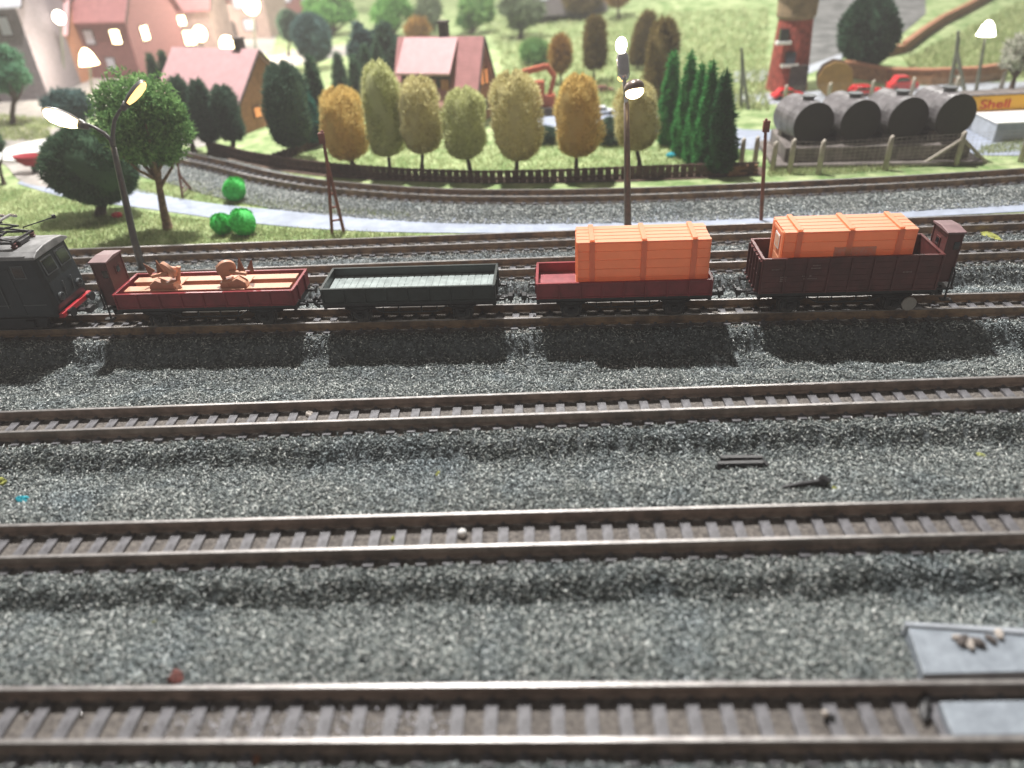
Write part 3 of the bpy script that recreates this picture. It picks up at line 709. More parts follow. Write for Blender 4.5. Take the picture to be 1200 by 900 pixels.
# cab front windows on the sloping face, and side windows
for s in (-1, 1):
    nrm = Vector((1,0,.17)).normalized(); rot = Matrix.Rotation(-.17, 4, 'Y')
    q = MB(); q.box((X1+.010, s*.36, ht-.40), (.04, .56, .50), mtx=rot); fr = q.build('cab_window', MT['frame_grey'], loco, bevel=.01)
    q = MB(); q.box((X1+.022, s*.36, ht-.40), (.04, .47, .41), mtx=rot); q.build('window_pane', MT['darkglass'], fr)
    q = MB(); q.tube([(X1+.02, s*.50, hb+.52), (X1+.15, s*.50, hb+.52)], .13, 18); hl = q.build('headlight', MT['frame_grey'], loco, bevel=.01)
    q = MB(); q.tube([(X1+.14, s*.50, hb+.52), (X1+.16, s*.50, hb+.52)], .09, 18); q.build('lens', MT['darkglass'], hl)
    q = MB(); q.tube([(X1+.07, s*.22, hb+.30), (X1+.12, s*.22, hb+.9)], .018, 6); q.build('grab_rail', MT['frame_grey'], loco)
    for x in (X1-.65, -X1+.65):
        q = MB(); q.box((x, s*.865, ht-.42), (.40, .02, .42)); fr = q.build('side_window', MT['frame_grey'], loco)
        q = MB(); q.box((x, s*.869, ht-.42), (.33, .02, .35)); q.build('window_pane', MT['darkglass'], fr)
    for x in (X1-1.15, -X1+1.15):
        q = MB(); q.box((x, s*.862, 1.45), (.42, .02, 1.5)); dr = q.build('cab_door', MT['loco'], loco, bevel=.01)
        q = MB(); q.tube([(x-.27, s*.89, .95), (x-.27, s*.89, 1.9)], .016, 6); q.build('grab_rail', MT['frame_grey'], dr)
    for k in range(6):
        q = MB(); x = -2.6+k*1.04
        for z in np.linspace(1.78, 2.08, 5): q.box((x, s*.868, z), (.8, .02, .035))
        q.build('vent_grille', MT['black'], loco)
    q = MB(); q.box((0, s*.862, 1.02), (Lc-.4, .015, .035)); q.build('trim_strip', MT['frame_grey'], loco)
q = MB(); q.box((X1+.09, 0, hb+.0), (.14, 1.66, .16)); q.box((X1+.02, 0, hb-.09), (.2, 1.5, .06)); q.build('buffer_beam', MT['buffer_red'], loco, bevel=.02)
q = MB(); q.box((0, 0, hb-.02), (Lc-.1, 1.5, .10)); q.box((0, 0, .38), (2.6, 1.3, .4)); q.build('underframe', MT['black'], loco)
for bx in (-2.7, 2.7):
    q = MB()
    for s in (-1, 1):
        q.prism([(bx-1.3,.50),(bx+1.3,.50),(bx+1.2,.22),(bx+.4,.14),(bx-.4,.14),(bx-1.2,.22)], 1, s*.66-.05, s*.66+.05)
        for xx in (-.75, .75): q.box((bx+xx, s*.74, .32), (.26,.1,.24))
    q.build('bogie', MT['black'], loco)
    add_wheels(loco, (bx-.75, bx+.75), r=.34)
for s in (-1, 1):
    b = MB(); b.tube([(X1+.12, s*.55, hb), (X1+.30, s*.55, hb)], .07, 10); b.tube([(X1+.30, s*.55, hb), (X1+.34, s*.55, hb)], .15, 16); b.build('buffer', MT['black'], loco)
c = MB(); c.box((X1+.28, 0, .42), (.5, .18, .08)); c.box((X1+.5, 0, .44), (.16, .28, .18)); c.build('coupler', MT['black'], loco)
# pantograph: base frame, insulators, folded arms, collector
zr = ht+.24; pc = X1-1.55
q = MB()
for s in (-1, 1): q.bar((pc-.85, s*.5, zr+.12), (pc+.85, s*.5, zr+.12), .06)
for x in (-.8, 0, .8): q.bar((pc+x, -.52, zr+.12), (pc+x, .52, zr+.12), .06)
pn = q.build('pantograph', MT['black'], loco)
for x in (-.8, .8):
    for s in (-1, 1):
        q = MB(); q.tube([(pc+x, s*.45, zr-.06), (pc+x, s*.45, zr+.0), (pc+x, s*.45, zr+.03), (pc+x, s*.45, zr+.09)], [.07,.10,.06,.09], 10); q.build('insulator', MT['brown'], pn)
q = MB()
for s in (-1, 1):
    q.bar((pc-.75, s*.42, zr+.16), (pc+.55, s*.38, zr+.34), .045); q.bar((pc+.55, s*.38, zr+.34), (pc-.25, s*.28, zr+.50), .04)
    q.bar((pc+.75, s*.42, zr+.16), (pc-.50, s*.36, zr+.36), .045); q.bar((pc-.50, s*.36, zr+.36), (pc+.15, s*.28, zr+.50), .04)
q.bar((pc-.7, -.42, zr+.18), (pc+.5, .38, zr+.36), .03); q.bar((pc-.7, .42, zr+.18), (pc+.5, -.38, zr+.36), .03)
q.build('folding_arm', MT['black'], pn)
for x in (-.22, .12):
    q = MB(); q.tube([(pc+x, -1.0, zr+.44), (pc+x, -.75, zr+.56), (pc+x, .75, zr+.56), (pc+x, 1.0, zr+.44)], .045, 8); q.build('contact_strip', MT['silver'], pn)
q = MB(); q.box((pc-.9, .1, zr+.18), (.3, .35, .32)); q.box((X1-.75, -.1, zr+.06), (.3, .5, .12)); q.build('roof_box', MT['black'], loco, bevel=.02)
q = MB(); q.tube([(X1-.9, .3, zr+.12), (pc+.7, .35, zr+.3), (pc+1.5, .75, zr+.45)], .02, 6); q.tube([(pc+1.5, .75, zr+.42), (pc+1.5, .75, zr+.52)], .06, 8); q.build('roof_cable', MT['black'], loco)

# ================================================================== TREES
def crown_mesh(kind, cx, rz_, h, n, L, w):
    """foliage as thousands of small leaves/fibres round a core; local coords: base of the crown at z=0, height h, radius cx"""
    u = rng.random(n); a = rng.uniform(0, 2*np.pi, n)
    if kind == 'cone':
        z = (1-np.sqrt(1-u*0.995)); r = cx*np.interp(z, [0,.06,.2,.6,.9,1], [.55,.9,1,.62,.2,.03])
        lump = 1+.16*np.sin(a*5+z*17)+.12*np.sin(a*3-z*31); r = r*lump*rng.uniform(.72,1.04,n)
        d = np.stack([np.cos(a), np.sin(a), np.full(n,.25)], 1)+rng.normal(0,.5,(n,3)); zz = z*h
    elif kind == 'column':
        z = rng.uniform(0,1,n); r = cx*np.interp(z, [0,.05,.2,.75,.93,1], [.35,.75,1,.95,.6,.1])
        r = r*(1+.08*np.sin(a*4+z*9))*rng.uniform(.8,1.03,n); d = np.stack([np.cos(a), np.sin(a), .2+.8*z**3], 1)+rng.normal(0,.35,(n,3)); zz = z*h
    elif kind == 'drop':   # wider at the foot, domed top
        z = 1-np.cos(rng.uniform(0,np.pi,n)); z = z/2
        r = cx*np.interp(z, [0,.06,.22,.4,.7,.88,.96,1], [.34,.74,.97,1,.96,.82,.58,.2])
        r = r*(1+.07*np.sin(a*3+z*8))*rng.uniform(.84,1.03,n); d = np.stack([np.cos(a)*(1-z*.4), np.sin(a)*(1-z*.4), -.2+1.3*z], 1)+rng.normal(0,.5,(n,3)); zz = z*h
    elif kind == 'ball':
        z = (1-np.cos(np.arccos(1-2*u)))/2; r = cx*np.sqrt(np.clip(1-(2*z-1)**2, 0.002, 1))
        r = r*(1+.06*np.sin(a*4+z*7))*rng.uniform(.84,1.03,n); d = np.stack([np.cos(a)*r/cx, np.sin(a)*r/cx, 2*z-1], 1)+rng.normal(0,.35,(n,3)); zz = z*h
    else:                  # 'clumps': a loose crown of many leaf clusters
        m = max(14, n//220); cc = []
        while len(cc) < m:
            p = rng.uniform(-1,1,3)
            if .25 < np.linalg.norm(p) < 1: cc.append(p*.80)
        cc = np.array(cc); k = rng.integers(0, m, n); rad = rng.uniform(.16,.34,m)
        p = cc[k]+unit(rng.normal(size=(n,3)))*(rad[k]*rng.uniform(.5,1,n)**.5)[:,None]
        c = np.stack([p[:,0]*cx, p[:,1]*cx, (p[:,2]+1)/2*h], 1)
        d = unit(rng.normal(size=(n,3))+np.array([0,0,.3])); 
        return fibres(c, d, rng.uniform(.6,1.4,n)*L, np.full(n, w))
    ph = rng.uniform(0, 6.28, 6); zn = zz/h
    r = r*(1+.07*np.sin(2*a+ph[0]+3*zn)+.06*np.sin(5*a+ph[1]-9*zn)+.05*np.sin(9*a+ph[2]+16*zn)*np.sin(13*zn+ph[3])-.03)
    tuft = rng.random(n) < .06; r = np.where(tuft, r*1.07, r)
    c = np.stack([r*np.cos(a)+.10*cx*np.sin(2.4*zn+ph[4]), r*np.sin(a), zz*(1+.04*np.sin(3*a+ph[5]))], 1); d = unit(d)
    return fibres(c, d, rng.uniform(.5,1.35,n)*L, np.full(n, w))
def tree(name, label, foot, box, kind, m, mbark=None, n=5000, L=.2, w=.03, cat='tree', group=None, core=True, lean=0, tw=None, limbs=0, fz=None, depth=1.0):
    x0, t, x1, b = box; g = G(*foot) if fz is None else G(*foot, z=fz); Y = g.y
    xc = (x0+x1)/2; a = P(x0, (t+b)/2, Y); c_ = P(x1, (t+b)/2, Y); top = P(xc, t, Y); bot = P(xc, b, Y)
    R = (c_.x-a.x)/2; zb = max(bot.z-g.z, 0.02); H = (top.z-bot.z)*0.985; dx = (a.x+c_.x)/2-g.x
    root = thing(name, label, cat, g, 0, group)
    tw = tw or max(.07, R*.11)
    mb = MB(); hh = zb+H*(.55 if kind != 'clumps' else .35)
    mb.tube([(0,0,-.06),(0,0,.03),(dx*.25,0,zb*.4),(dx*.7,.02,zb*.8),(dx,0,zb+H*.1),(dx,0,hh)], [tw*2.0,tw*1.35,tw,tw*.85,tw*.7,tw*.3], 8)
    for i in range(limbs):
        an = i*2.4+.5; st = Vector((dx*.8,0,zb*(.75+.12*(i%3))+.02)); e = Vector((dx+R*.6*math.cos(an), R*.6*math.sin(an), zb+H*(.3+.12*(i % 4))))
        mb.tube([st, st.lerp(e,.5)+Vector((0,0,-.05*H)), e], [tw*.55,tw*.4,tw*.15], 6)
    mb.build('trunk', mbark or MT['bark'], root, smooth=True)
    v, f = crown_mesh(kind, R*.97-L*.25, R, H-L*.3, n, L, w)
    if kind in ('ball','drop','column','cone') and core:
        q = MB()
        nu, nv = 14, 12; zs = [i/nv for i in range(nv+1)]
        pr = {'cone': ([0,.06,.2,.6,.9,1], [.4,.7,.8,.5,.15,.01]), 'column': ([0,.05,.2,.75,.93,1], [.3,.65,.88,.84,.5,.05]),
              'drop': ([0,.06,.22,.4,.7,.88,.96,1], [.28,.62,.85,.88,.84,.70,.48,.06])}
        for z in zs:
            r = R*.88*math.sqrt(max(0,1-(2*z-1)**2)) if kind == 'ball' else R*float(np.interp(z, *pr[kind]))
            for i in range(nu):
                a_ = 2*math.pi*i/nu; rr = r*(1+.06*math.sin(3*a_+z*9)); q.v.append((rr*math.cos(a_), rr*math.sin(a_), z*(H*.98)))
        for j in range(nv):
            for i in range(nu): q.f.append((j*nu+i, j*nu+(i+1)%nu, (j+1)*nu+(i+1)%nu, (j+1)*nu+i))
        cv = np.array(q.v); cf4 = np.array(q.f); cf = np.concatenate([cf4[:,[0,1,2]], cf4[:,[0,2,3]]])
        f = np.concatenate([f, cf+len(v)]); v = np.concatenate([v, cv])
    if lean: v[:,0] += lean*v[:,2]
    v[:,1] *= depth
    v = v+np.array([dx, 0, zb])
    arrays_mesh('crown', v, f, m, root)
    return root
olive = leafmat('olive_flock', (0.36,0.30,0.10), (0.90,0.86,0.52), .55)
mustard = leafmat('mustard_flock', (0.42,0.29,0.07), (0.92,0.74,0.32), .55)
yolive = leafmat('yellow_green_flock', (0.28,0.30,0.09), (0.86,0.88,0.52), .55)
dgreen = leafmat('dark_green_flock', (0.03,0.065,0.05), (0.11,0.19,0.12))
blueg = leafmat('blue_green_flock', (0.04,0.08,0.08), (0.13,0.22,0.20))
cyp = leafmat('vivid_green_needles', (0.02,0.13,0.035), (0.10,0.38,0.10))
leafg = leafmat('mid_green_leaves', (0.06,0.16,0.05), (0.30,0.50,0.18))
leafd = leafmat('dark_leaves', (0.03,0.07,0.045), (0.10,0.19,0.10))
bright = leafmat('bright_green_leaves', (0.08,0.22,0.05), (0.25,0.50,0.15))
greyg = leafmat('grey_green_leaves', (0.10,0.14,0.08), (0.26,0.32,0.20))
brownl = leafmat('brown_green_flock', (0.11,0.08,0.025), (0.27,0.21,0.08))
orangel = leafmat('orange_brown_flock', (0.26,0.14,0.04), (0.50,0.32,0.10))
whitel = leafmat('white_blossom', (0.20,0.24,0.14), (0.80,0.78,0.72))
rowg = 'round flock trees standing in a row along the curved track'
for i, (lab, foot, box, kd, m) in enumerate([
  ('broad mustard and brown round tree, first of the row next to the thin red mast', (419,203), (372,104,429,184), 'drop', mustard),
  ('tall slim yellow-green tree with a rounded top, second in the row', (458,206), (425,72,470,182), 'column', yolive),
  ('yellow-green egg-shaped tree, third in the row', (495,208), (465,92,516,176), 'drop', olive),
  ('short squat yellow-green tree in front of the pink-roofed house gable', (552,209), (517,105,571,182), 'drop', yolive),
  ('largest pale-topped yellow-green tree in the middle of the row', (605,211), (573,86,635,184), 'drop', olive),
  ('yellow tree with pale rim between the excavator and the lamp', (675,208), (649,90,703,180), 'drop', mustard),
  ('pale yellow tree behind the bright central street lamp', (750,200), (722,98,772,172), 'drop', olive)]):
    tree('round_tree', lab, foot, box, kd, m, n=16000, L=.20, w=.016, group=rowg)
cg = 'vivid green cypresses at the end of the row'
for lab, foot, box in [('vivid green cypress nearest the pale yellow tree, leftmost of the cypress clump', (788,170), (773,52,802,170)),
  ('tall thin vivid green cypress, second from left in the clump', (808,182), (790,52,822,182)),
  ('vivid green cypress in the middle of the clump, peeping behind its neighbours', (824,192), (803,66,834,190)),
  ('vivid green cypress, second from right in the clump', (834,200), (816,62,846,196)),
  ('dark green cypress with a broad foot, rightmost of the clump', (847,204), (827,73,866,200))]:
    tree('cypress', lab, foot, box, 'cone', cyp if 'dark' not in lab else leafmat('dark_cypress_needles', (0.012,0.06,0.02), (0.05,0.18,0.06)), n=9000, L=.24, w=.03, group=cg)
tree('column_tree', 'tall yellow-brown column tree behind the leftmost green cypress', (773,126), (757,22,793,118), 'column', brownl, n=7000, L=.36, w=.035)
tree('small_tree', 'small leaning brown-green tree just right of the lit central lamp head', (746,82), (738,14,761,76), 'column', brownl, n=4000, L=.4, w=.05, lean=.15)
tree('small_tree', 'small green tree with reddish foot, left of the lit central lamp head', (696,98), (682,22,711,78), 'drop', brownl, n=4000, L=.4, w=.05)
tree('small_tree', 'small orange tree behind the excavator boom', (658,100), (644,42,668,82), 'ball', orangel, n=3000, L=.4, w=.05)
tree('bush', 'low round green bush on the lawn behind the excavator', (627,76), (609,47,645,73), 'ball', leafg, n=3000, L=.4, w=.06, cat='bush')
tree('autumn_tree', 'brown-leaved tree cut by the top edge above the far lawn', (686,22), (660,-22,708,12), 'ball', brownl, n=3000, L=.5, w=.06)
tree('autumn_tree', 'ochre tree cut by the top edge with its thin trunk showing', (725,24), (708,-24,740,4), 'ball', orangel, n=3000, L=.5, w=.06)
tree('loose_tree', 'loose grey-green tree at the top edge beyond the house roof ridge', (610,46), (578,-22,640,36), 'clumps', greyg, n=5000, L=.7, w=.10, limbs=4)
for lab, foot, box, m in [('grey-green bush row tree right behind the pink-roofed house chimney', (500,42), (482,-6,524,34), greyg),
  ('grey-green shrubby tree at the top edge between the house and the loose tree', (552,40), (526,-10,582,34), leafg),
  ('bright green bushy tree at the top edge above the dark round tree', (385,42), (352,-20,424,36), bright),
  ('bright green bushy tree at the top edge left of the pink-roofed house', (462,44), (428,-22,486,38), bright),
  ('reddish-brown shrub peeping over the ridge of the pink-roofed house', (487,52), (474,18,504,46), orangel)]:
    tree('bushy_tree', lab, foot, box, 'clumps', m, n=4500, L=.7, w=.13, limbs=3)
for lab, foot, box, m in [('dark round tree with a blue-grey crown behind the tilted cypresses', (370,82), (345,18,387,68), blueg),
  ('small dark ball tree on a thin stem beside the lit windows', (338,66), (326,14,350,44), dgreen),
  ('large blue-green dark tree left of the pink roof, nearer one', (428,104), (405,20,446,92), blueg),
  ('large dark tree touching the left edge of the pink roof', (456,106), (434,8,474,96), dgreen)]:
    tree('round_tree', lab, foot, box, 'clumps' if 'large' in lab else 'ball', m, n=7000, L=.45, w=.08, limbs=2)
for i, (lab, foot, box) in enumerate([('thin dark cypress, leftmost of the group left of the pink-roofed house', (397,120), (388,56,406,114)),
  ('thin dark cypress, second of the group left of the pink-roofed house', (415,122), (407,60,424,118)),
  ('thin dark cypress, third of the group left of the pink-roofed house', (429,118), (421,46,438,114)),
  ('thin dark cypress, fourth of the group left of the pink-roofed house', (443,112), (434,42,451,106))]):
    tree('cypress', lab, foot, box, 'cone', leafd, n=4000, L=.3, w=.05, group='thin dark cypresses beside the house')
tree('cypress', 'dark cypress behind the big dark egg-shaped tree', (366,160), (355,58,380,150), 'cone', leafd, n=5000, L=.3, w=.05)
tree('cypress', 'leaning teal-tinged cypress hugging the big dark egg-shaped tree', (356,172), (340,66,372,166), 'cone', leafmat('teal_needles', (0.015,0.07,0.05), (0.06,0.25,0.19)), n=5000, L=.3, w=.05, lean=-.12)
tree('egg_tree', 'big dark egg-shaped tree left of the thin red mast', (338,188), (309,76,364,168), 'drop', dgreen, n=11000, L=.26, w=.03)
hg = 'dark green trees in front of the left pink-roofed house'
for lab, foot, box in [('dark green tree, leftmost of the three before the left pink-roofed house', (227,178), (203,90,226,162)),
  ('dark green tree, middle of the three before the left pink-roofed house', (247,180), (226,94,250,166)),
  ('dark green tree, rightmost of the three before the left pink-roofed house', (273,180), (251,100,281,164))]:
    tree('hedge_tree', lab, foot, box, 'column', dgreen, n=6000, L=.3, w=.035, group=hg, tw=.16)
tree('small_cypress', 'narrow dark cypress before the red town house, left one', (186,130), (172,58,184,98), 'cone', leafd, n=2500, L=.3, w=.05)
tree('small_cypress', 'narrow dark cypress before the red town house, right one', (196,130), (186,55,199,100), 'cone', leafd, n=2500, L=.3, w=.05)
# left foreground trees
tree('leaning_tree', 'light green tree with a bare forked brown trunk leaning over the left street lamp', (197,268), (104,77,226,204), 'clumps', leafg, MT['bark2'], n=24000, L=.20, w=.045, limbs=7, tw=.16, depth=.75)
tree('dark_tree', 'dark rounded tree on a short trunk behind the left street lamp', (118,251), (54,148,160,236), 'ball', leafd, n=16000, L=.24, w=.035, tw=.22, depth=.7)
tree('hedge', 'blue-green shrub behind the left street lamp head', (86,168), (48,96,112,150), 'clumps', blueg, n=7000, L=.35, w=.06, cat='shrub')
tree('left_tree', 'light blue-green tree at the left edge in front of the dark timber house', (16,147), (-22,44,32,112), 'clumps', leafmat('pale_blue_green', (0.05,0.17,0.09), (0.20,0.40,0.24)), n=8000, L=.4, w=.07, limbs=4).name = 'park_tree'
tree('bare_tree', 'bare brown trunk cut by the left edge beside the white plaza', (5,216), (-34,120,2,190), 'clumps', leafd, n=3000, L=.3, w=.05, limbs=3)
# right side
tree('dark_bushy_tree', 'dark green dense egg-shaped tree on the hill behind the tanks', (1014,84), (989,-6,1050,74), 'ball', leafmat('dense_dark_leaves', (0.01,0.035,0.02), (0.06,0.13,0.07)), n=9000, L=.4, w=.10)
tree('blossom_tree', 'white blossoming tree at the right edge above the yellow sign band', (1184,108), (1171,38,1224,88), 'clumps', whitel, n=7000, L=.3, w=.06, limbs=4)
tree('bush', 'low hedge bush on the lawn behind the yellow tree near the lamp', (715,168), (698,140,734,166), 'ball', dgreen, n=4000, L=.25, w=.04, cat='bush')
tree('bush', 'dark bush under the excavator between two row trees', (639,168), (628,150,652,168), 'ball', dgreen, n=2500, L=.25, w=.04, cat='bush')
for lab, c, r in [('bright green foam ball, upper one beyond the pale road', (278,226), 14), ('bright green foam ball, left of the pair before the pale road', (262,265), 12.5), ('bright green foam ball, right of the pair before the pale road', (288,266), 16)]:
    g = G(c[0], c[1]+9); R = r*(g-CAM).dot(FW)/F_PX
    t = thing('ball_bush', lab, 'bush', g, 0, 'bright green ball bushes')
    v, f = crown_mesh('ball', R*.95, R, R*1.9, 6000, .045, .02); q = MB().ell((0,0,R*.95), (R*.93,R*.93,R*.93), 24, 16)
    q.build('bush_core', MT['greenball'], t, smooth=True)
    arrays_mesh('foam_fibres', v, f, leafmat('green_foam', (0.03,0.42,0.06), (0.09,0.62,0.12), .1), t)
# mossy twigs at the foot of the leaning tree
# ================================================================== FENCES, HOUSES, LAMPS ...
def fence(label, pts, hgt, gap, m, mesh=False, zf=None):
    pp = [G(*p) for p in pts]; root = thing('low_fence', label, 'fence', pp[0]); base = pp[0]
    q = MB(); q2 = MB()
    for a, b in zip(pp[:-1], pp[1:]):
        a, b = a-base, b-base
        for z in ((.35, .9) if not mesh else (.25, .5, .75, .98)):
            q.bar(a+Vector((0,0,hgt*z)), b+Vector((0,0,hgt*z)), .05 if not mesh else .02, .14*hgt if not mesh else .02)
    q.build('rail', m, root)
    L = 0
    for a, b in zip(pp[:-1], pp[1:]):
        n = max(1, int((b-a).length/gap))
        for i in range(n):
            p = a.lerp(b, i/n)-base; q2.box(p+Vector((0,0.04,hgt*.5)), (gap*.86, .05, hgt))
    o = q2.build('pickets', m, root); o['kind'] = 'stuff'
    return root
fence('long low brown fence at the foot of the row of round trees', [(246,178),(290,190),(340,199),(400,206),(480,212),(560,215),(640,214),(740,210),(888,205)], .62, .34, MT['fence'])
fence('short brown fence slanting up behind the big dark egg-shaped tree', [(318,192),(352,180),(378,168),(400,160)], .5, .34, MT['fence'])
def mesh_fence(label, posts, htop, braced=(), grp=None):
    g0 = G(*posts[0]); root = thing('wire_fence', label, 'fence', g0)
    hs = []
    for i, p in enumerate(posts):
        g = G(*p); h = P(p[0], p[1]-htop, g.y).z-g.z; hs.append((g-g0, h))
        q = MB(); v = g-g0; q.tube([v+Vector((0,0,-.05)), v+Vector((0,0,h*.8)), v+Vector((.0,.0,h*.93)), v+Vector((.05,.0,h))], [.13,.12,.11,.07], 10); q.build('post', MT['post'], root, smooth=True)
        if i in braced:
            for s in (-1, 1):
                q = MB(); q.tube([v+Vector((0,0,h*.78)), v+Vector((s*1.5,0.25,0))], .08, 8); q.build('brace', MT['post'], root)
    q = MB()
    for (a, h), (b, h2) in zip(hs[:-1], hs[1:]):
        for k in range(9):
            z = .1+.82*k/8; q.bar(a+Vector((0,0,h*z)), b+Vector((0,0,h2*z)), .007)
        n = int((b-a).length/.22)
        for i in range(n):
            p = a.lerp(b, i/n); q.bar(p+Vector((0,0,h*.1)), p+Vector((0,0,h*.92)), .006)
    q.build('wire_mesh', MT['post'], root)
mesh_fence('wire fence on pale concrete posts in front of the four tanks', [(925,203),(959,204),(1037,199),(1120,194),(1196,189),(1262,185)], 40, (3,))
mesh_fence('wire fence on pale concrete posts behind the four tanks', [(919,122),(970,119),(1020,116),(1067,113),(1118,112),(1172,106),(1230,104)], 22)
mesh_fence('thin wire fence at the bend of the road right of the cypress clump', [(868,196),(884,194),(905,200)], 34)
# left-out pieces of brown timber edging right of the cypress clump
q = MB(); a, b = G(852,206), G(886,203); q.box((0,0,.22), ((b-a).length,.3,.44)); t = thing('timber_edging', 'reddish-brown timber edging ending the low fence beside the cypress clump', 'edging', (a+b)/2, math.atan2((b-a).y,(b-a).x)); q.build('plank', MT['wall_brown'], t, bevel=.02)
def wall_run(label, pts, hgt, th=.4):
    pp = [G(*p) for p in pts]; base = pp[0]; root = thing('retaining_wall', label, 'wall', base)
    q = MB()
    for a, b in zip(pp[:-1], pp[1:]):
        d = (b-a); z = Vector((0,0,hgt/2)); e = d.normalized()*.05
        q.bar(a-base+z-e, b-base+z+e, th, hgt)
    q.build('wall_body', MT['wall_brown'], root)
    q = MB()
    for a, b in zip(pp[:-1], pp[1:]): q.bar(a-base+Vector((0,0,hgt+.06)), b-base+Vector((0,0,hgt+.06)), th+.15, .12)
    q.build('coping', MT['wood'], root)
wall_run('brown wall climbing the hill behind the dark egg-shaped tree', [(1058,62),(1080,45),(1102,30),(1128,17),(1152,4),(1180,-12)], .7, .3)
wall_run('low brown wall running level behind the tanks and the red cars', [(985,88),(1040,98),(1090,99),(1140,97),(1175,92)], .85)
wall_run('short brown wall on the slope left of the dark egg-shaped tree', [(1000,72),(1030,68),(1056,62)], .5)

def window(parent, c, w, h, nrm, fm, pm, depth=.06):
    """nrm: 'x' or 'y' axis the window faces (local)"""
    q = MB(); d = (depth, w, h) if nrm == 'x' else (w, depth, h); q.box(c, d); fr = q.build('window', fm, parent)
    q = MB(); d = (depth+.05, w*.8, h*.82) if nrm == 'x' else (w*.8, depth+.05, h*.82); q.box(c, d); q.build('pane', pm, fr); return fr
def house(label, corner, rz, L, D, hw, rise, wallm, roofm, name='house', gable_m=None, wins=(), over=.35, chimney=None, dormer=None, door=None, corner_side='nr'):
    """corner: pixel of the near right (or near left) ground corner; L along local x (ridge), D along local y"""
    g = G(*corner); c = math.cos(rz); s = math.sin(rz)
    lx = -L/2 if corner_side == 'nr' else L/2; off = Vector((c*lx-s*D/2, s*lx+c*D/2, 0))
    root = thing(name, label, 'house', g+off, rz)
    q = MB(); q.prism([(-D/2,-.1),(D/2,-.1),(D/2,hw),(0,hw+rise*.97),(-D/2,hw)], 0, -L/2, L/2); q.build('wall', wallm, root, bevel=.03, seg=1)
    if gable_m:
        q = MB(); q.prism([(-D/2+.1,hw*.9),(D/2-.1,hw*.9),(D/2-.1,hw),(0,hw+rise*.92),(-D/2+.1,hw)], 0, L/2-.02, L/2+.05); q.build('gable_cladding', gable_m, root)
    sl = rise/(D/2); o_ = over; t = .16
    q = MB(); q.prism([(-D/2-o_,hw-sl*o_),(0,hw+rise),(D/2+o_,hw-sl*o_),(D/2+o_,hw-sl*o_+t),(0,hw+rise+t),(-D/2-o_,hw-sl*o_+t)], 0, -L/2-o_, L/2+o_)
    rf = q.build('roof', roofm, root, bevel=.03, seg=1)
    q = MB(); q.prism([(-D/2-o_-.02,hw-sl*o_-.04),(0,hw+rise-.04),(0,hw+rise+t-.05),(-D/2-o_-.02,hw-sl*o_+t-.05)], 0, L/2+o_+.004, L/2+o_+.09); q.prism([(D/2+o_+.02,hw-sl*o_-.04),(0.004,hw+rise-.04),(0.004,hw+rise+t-.05),(D/2+o_+.02,hw-sl*o_+t-.05)], 0, L/2+o_+.004, L/2+o_+.09)
    q.build('bargeboard', MT['timber'], rf)
    if chimney:
        x, y, ch = chimney; q = MB(); q.box((x,y,hw+rise+ch/2-.4), (.5,.5,ch+.6)); q.box((x,y,hw+rise+ch), (.62,.62,.12)); q.build('chimney', MT['timber'], rf, bevel=.02)
    if dormer:
        x0, x1, up, out, dm = dormer
        # a shed dormer: raised flat slope with a dark wall beneath
        y1 = -D/2-o_*.4; ztop = hw+rise*.93; yt = -D/2*.10; y2 = y1; z2 = hw+up
        q = MB(); q.prism([(yt,ztop+t+.02),(y2,z2),(y2,z2+.14),(yt,ztop+t+.16)], 0, x0, x1); dr = q.build('dormer_roof', dm, rf, bevel=.02)
        q = MB(); q.prism([(yt-.2,ztop-.05),(y2+.35,z2-.06),(y2+.35,hw+.1),(yt-.2,hw+.1)], 0, x0+.2, x1-.2); q.build('dormer_wall', MT['timber'], rf)
        for k in range(4):
            x = x0+.5+(x1-x0-1)*k/3; q = MB(); q.box((x, y2+.33, hw+up*.55), (.5,.08,up*.5)); q.build('dormer_window', MT['wood'], rf)
    for (side, u, z, w, h, pm) in wins:
        if side == 'f': window(root, (u, -D/2-.01, z), w, h, 'y', MT['timber'], pm)
        else: window(root, (L/2+.03, u, z), w, h, 'x', MT['timber'], pm)
    if door:
        u, w, h = door; q = MB(); q.box((u,-D/2-.02,h/2), (w,.1,h)); dd = q.build('door', MT['timber'], root); q = MB(); q.ell((u+w*.35,-D/2-.09,h*.5),(.05,.05,.05),8,6); q.build('handle', MT['silver'], dd)
    return root
PW, LW, LB = MT['winpale'], MT['lampwarm'], MT['lampblue']
lamp_orange = mat('warm_lit_curtained_window', (0.8,0.35,0.15), 0.6, emit=(1,0.35,0.12), estr=.55)
house('pink-roofed house with a wide pale dormer and orange gable behind the tree row', (556,150), math.radians(-17), 4.9, 3.4, 1.7, 3.0, MT['wood'], MT['roofpink'], gable_m=MT['wood'],
      wins=[('g',-.75,2.5,.42,1.0,lamp_orange),('g',0.0,2.6,.42,1.1,lamp_orange),('g',.75,2.5,.42,1.0,lamp_orange),('g',0,.9,1.6,.7,MT['timber']),('f',-1.2,.95,.6,.7,PW),('f',.9,.95,.6,.7,PW)], chimney=(.2,.2,.9), dormer=(-2.3,1.2,1.25,0,MT['roofpale']), door=(0,.5,1.1))
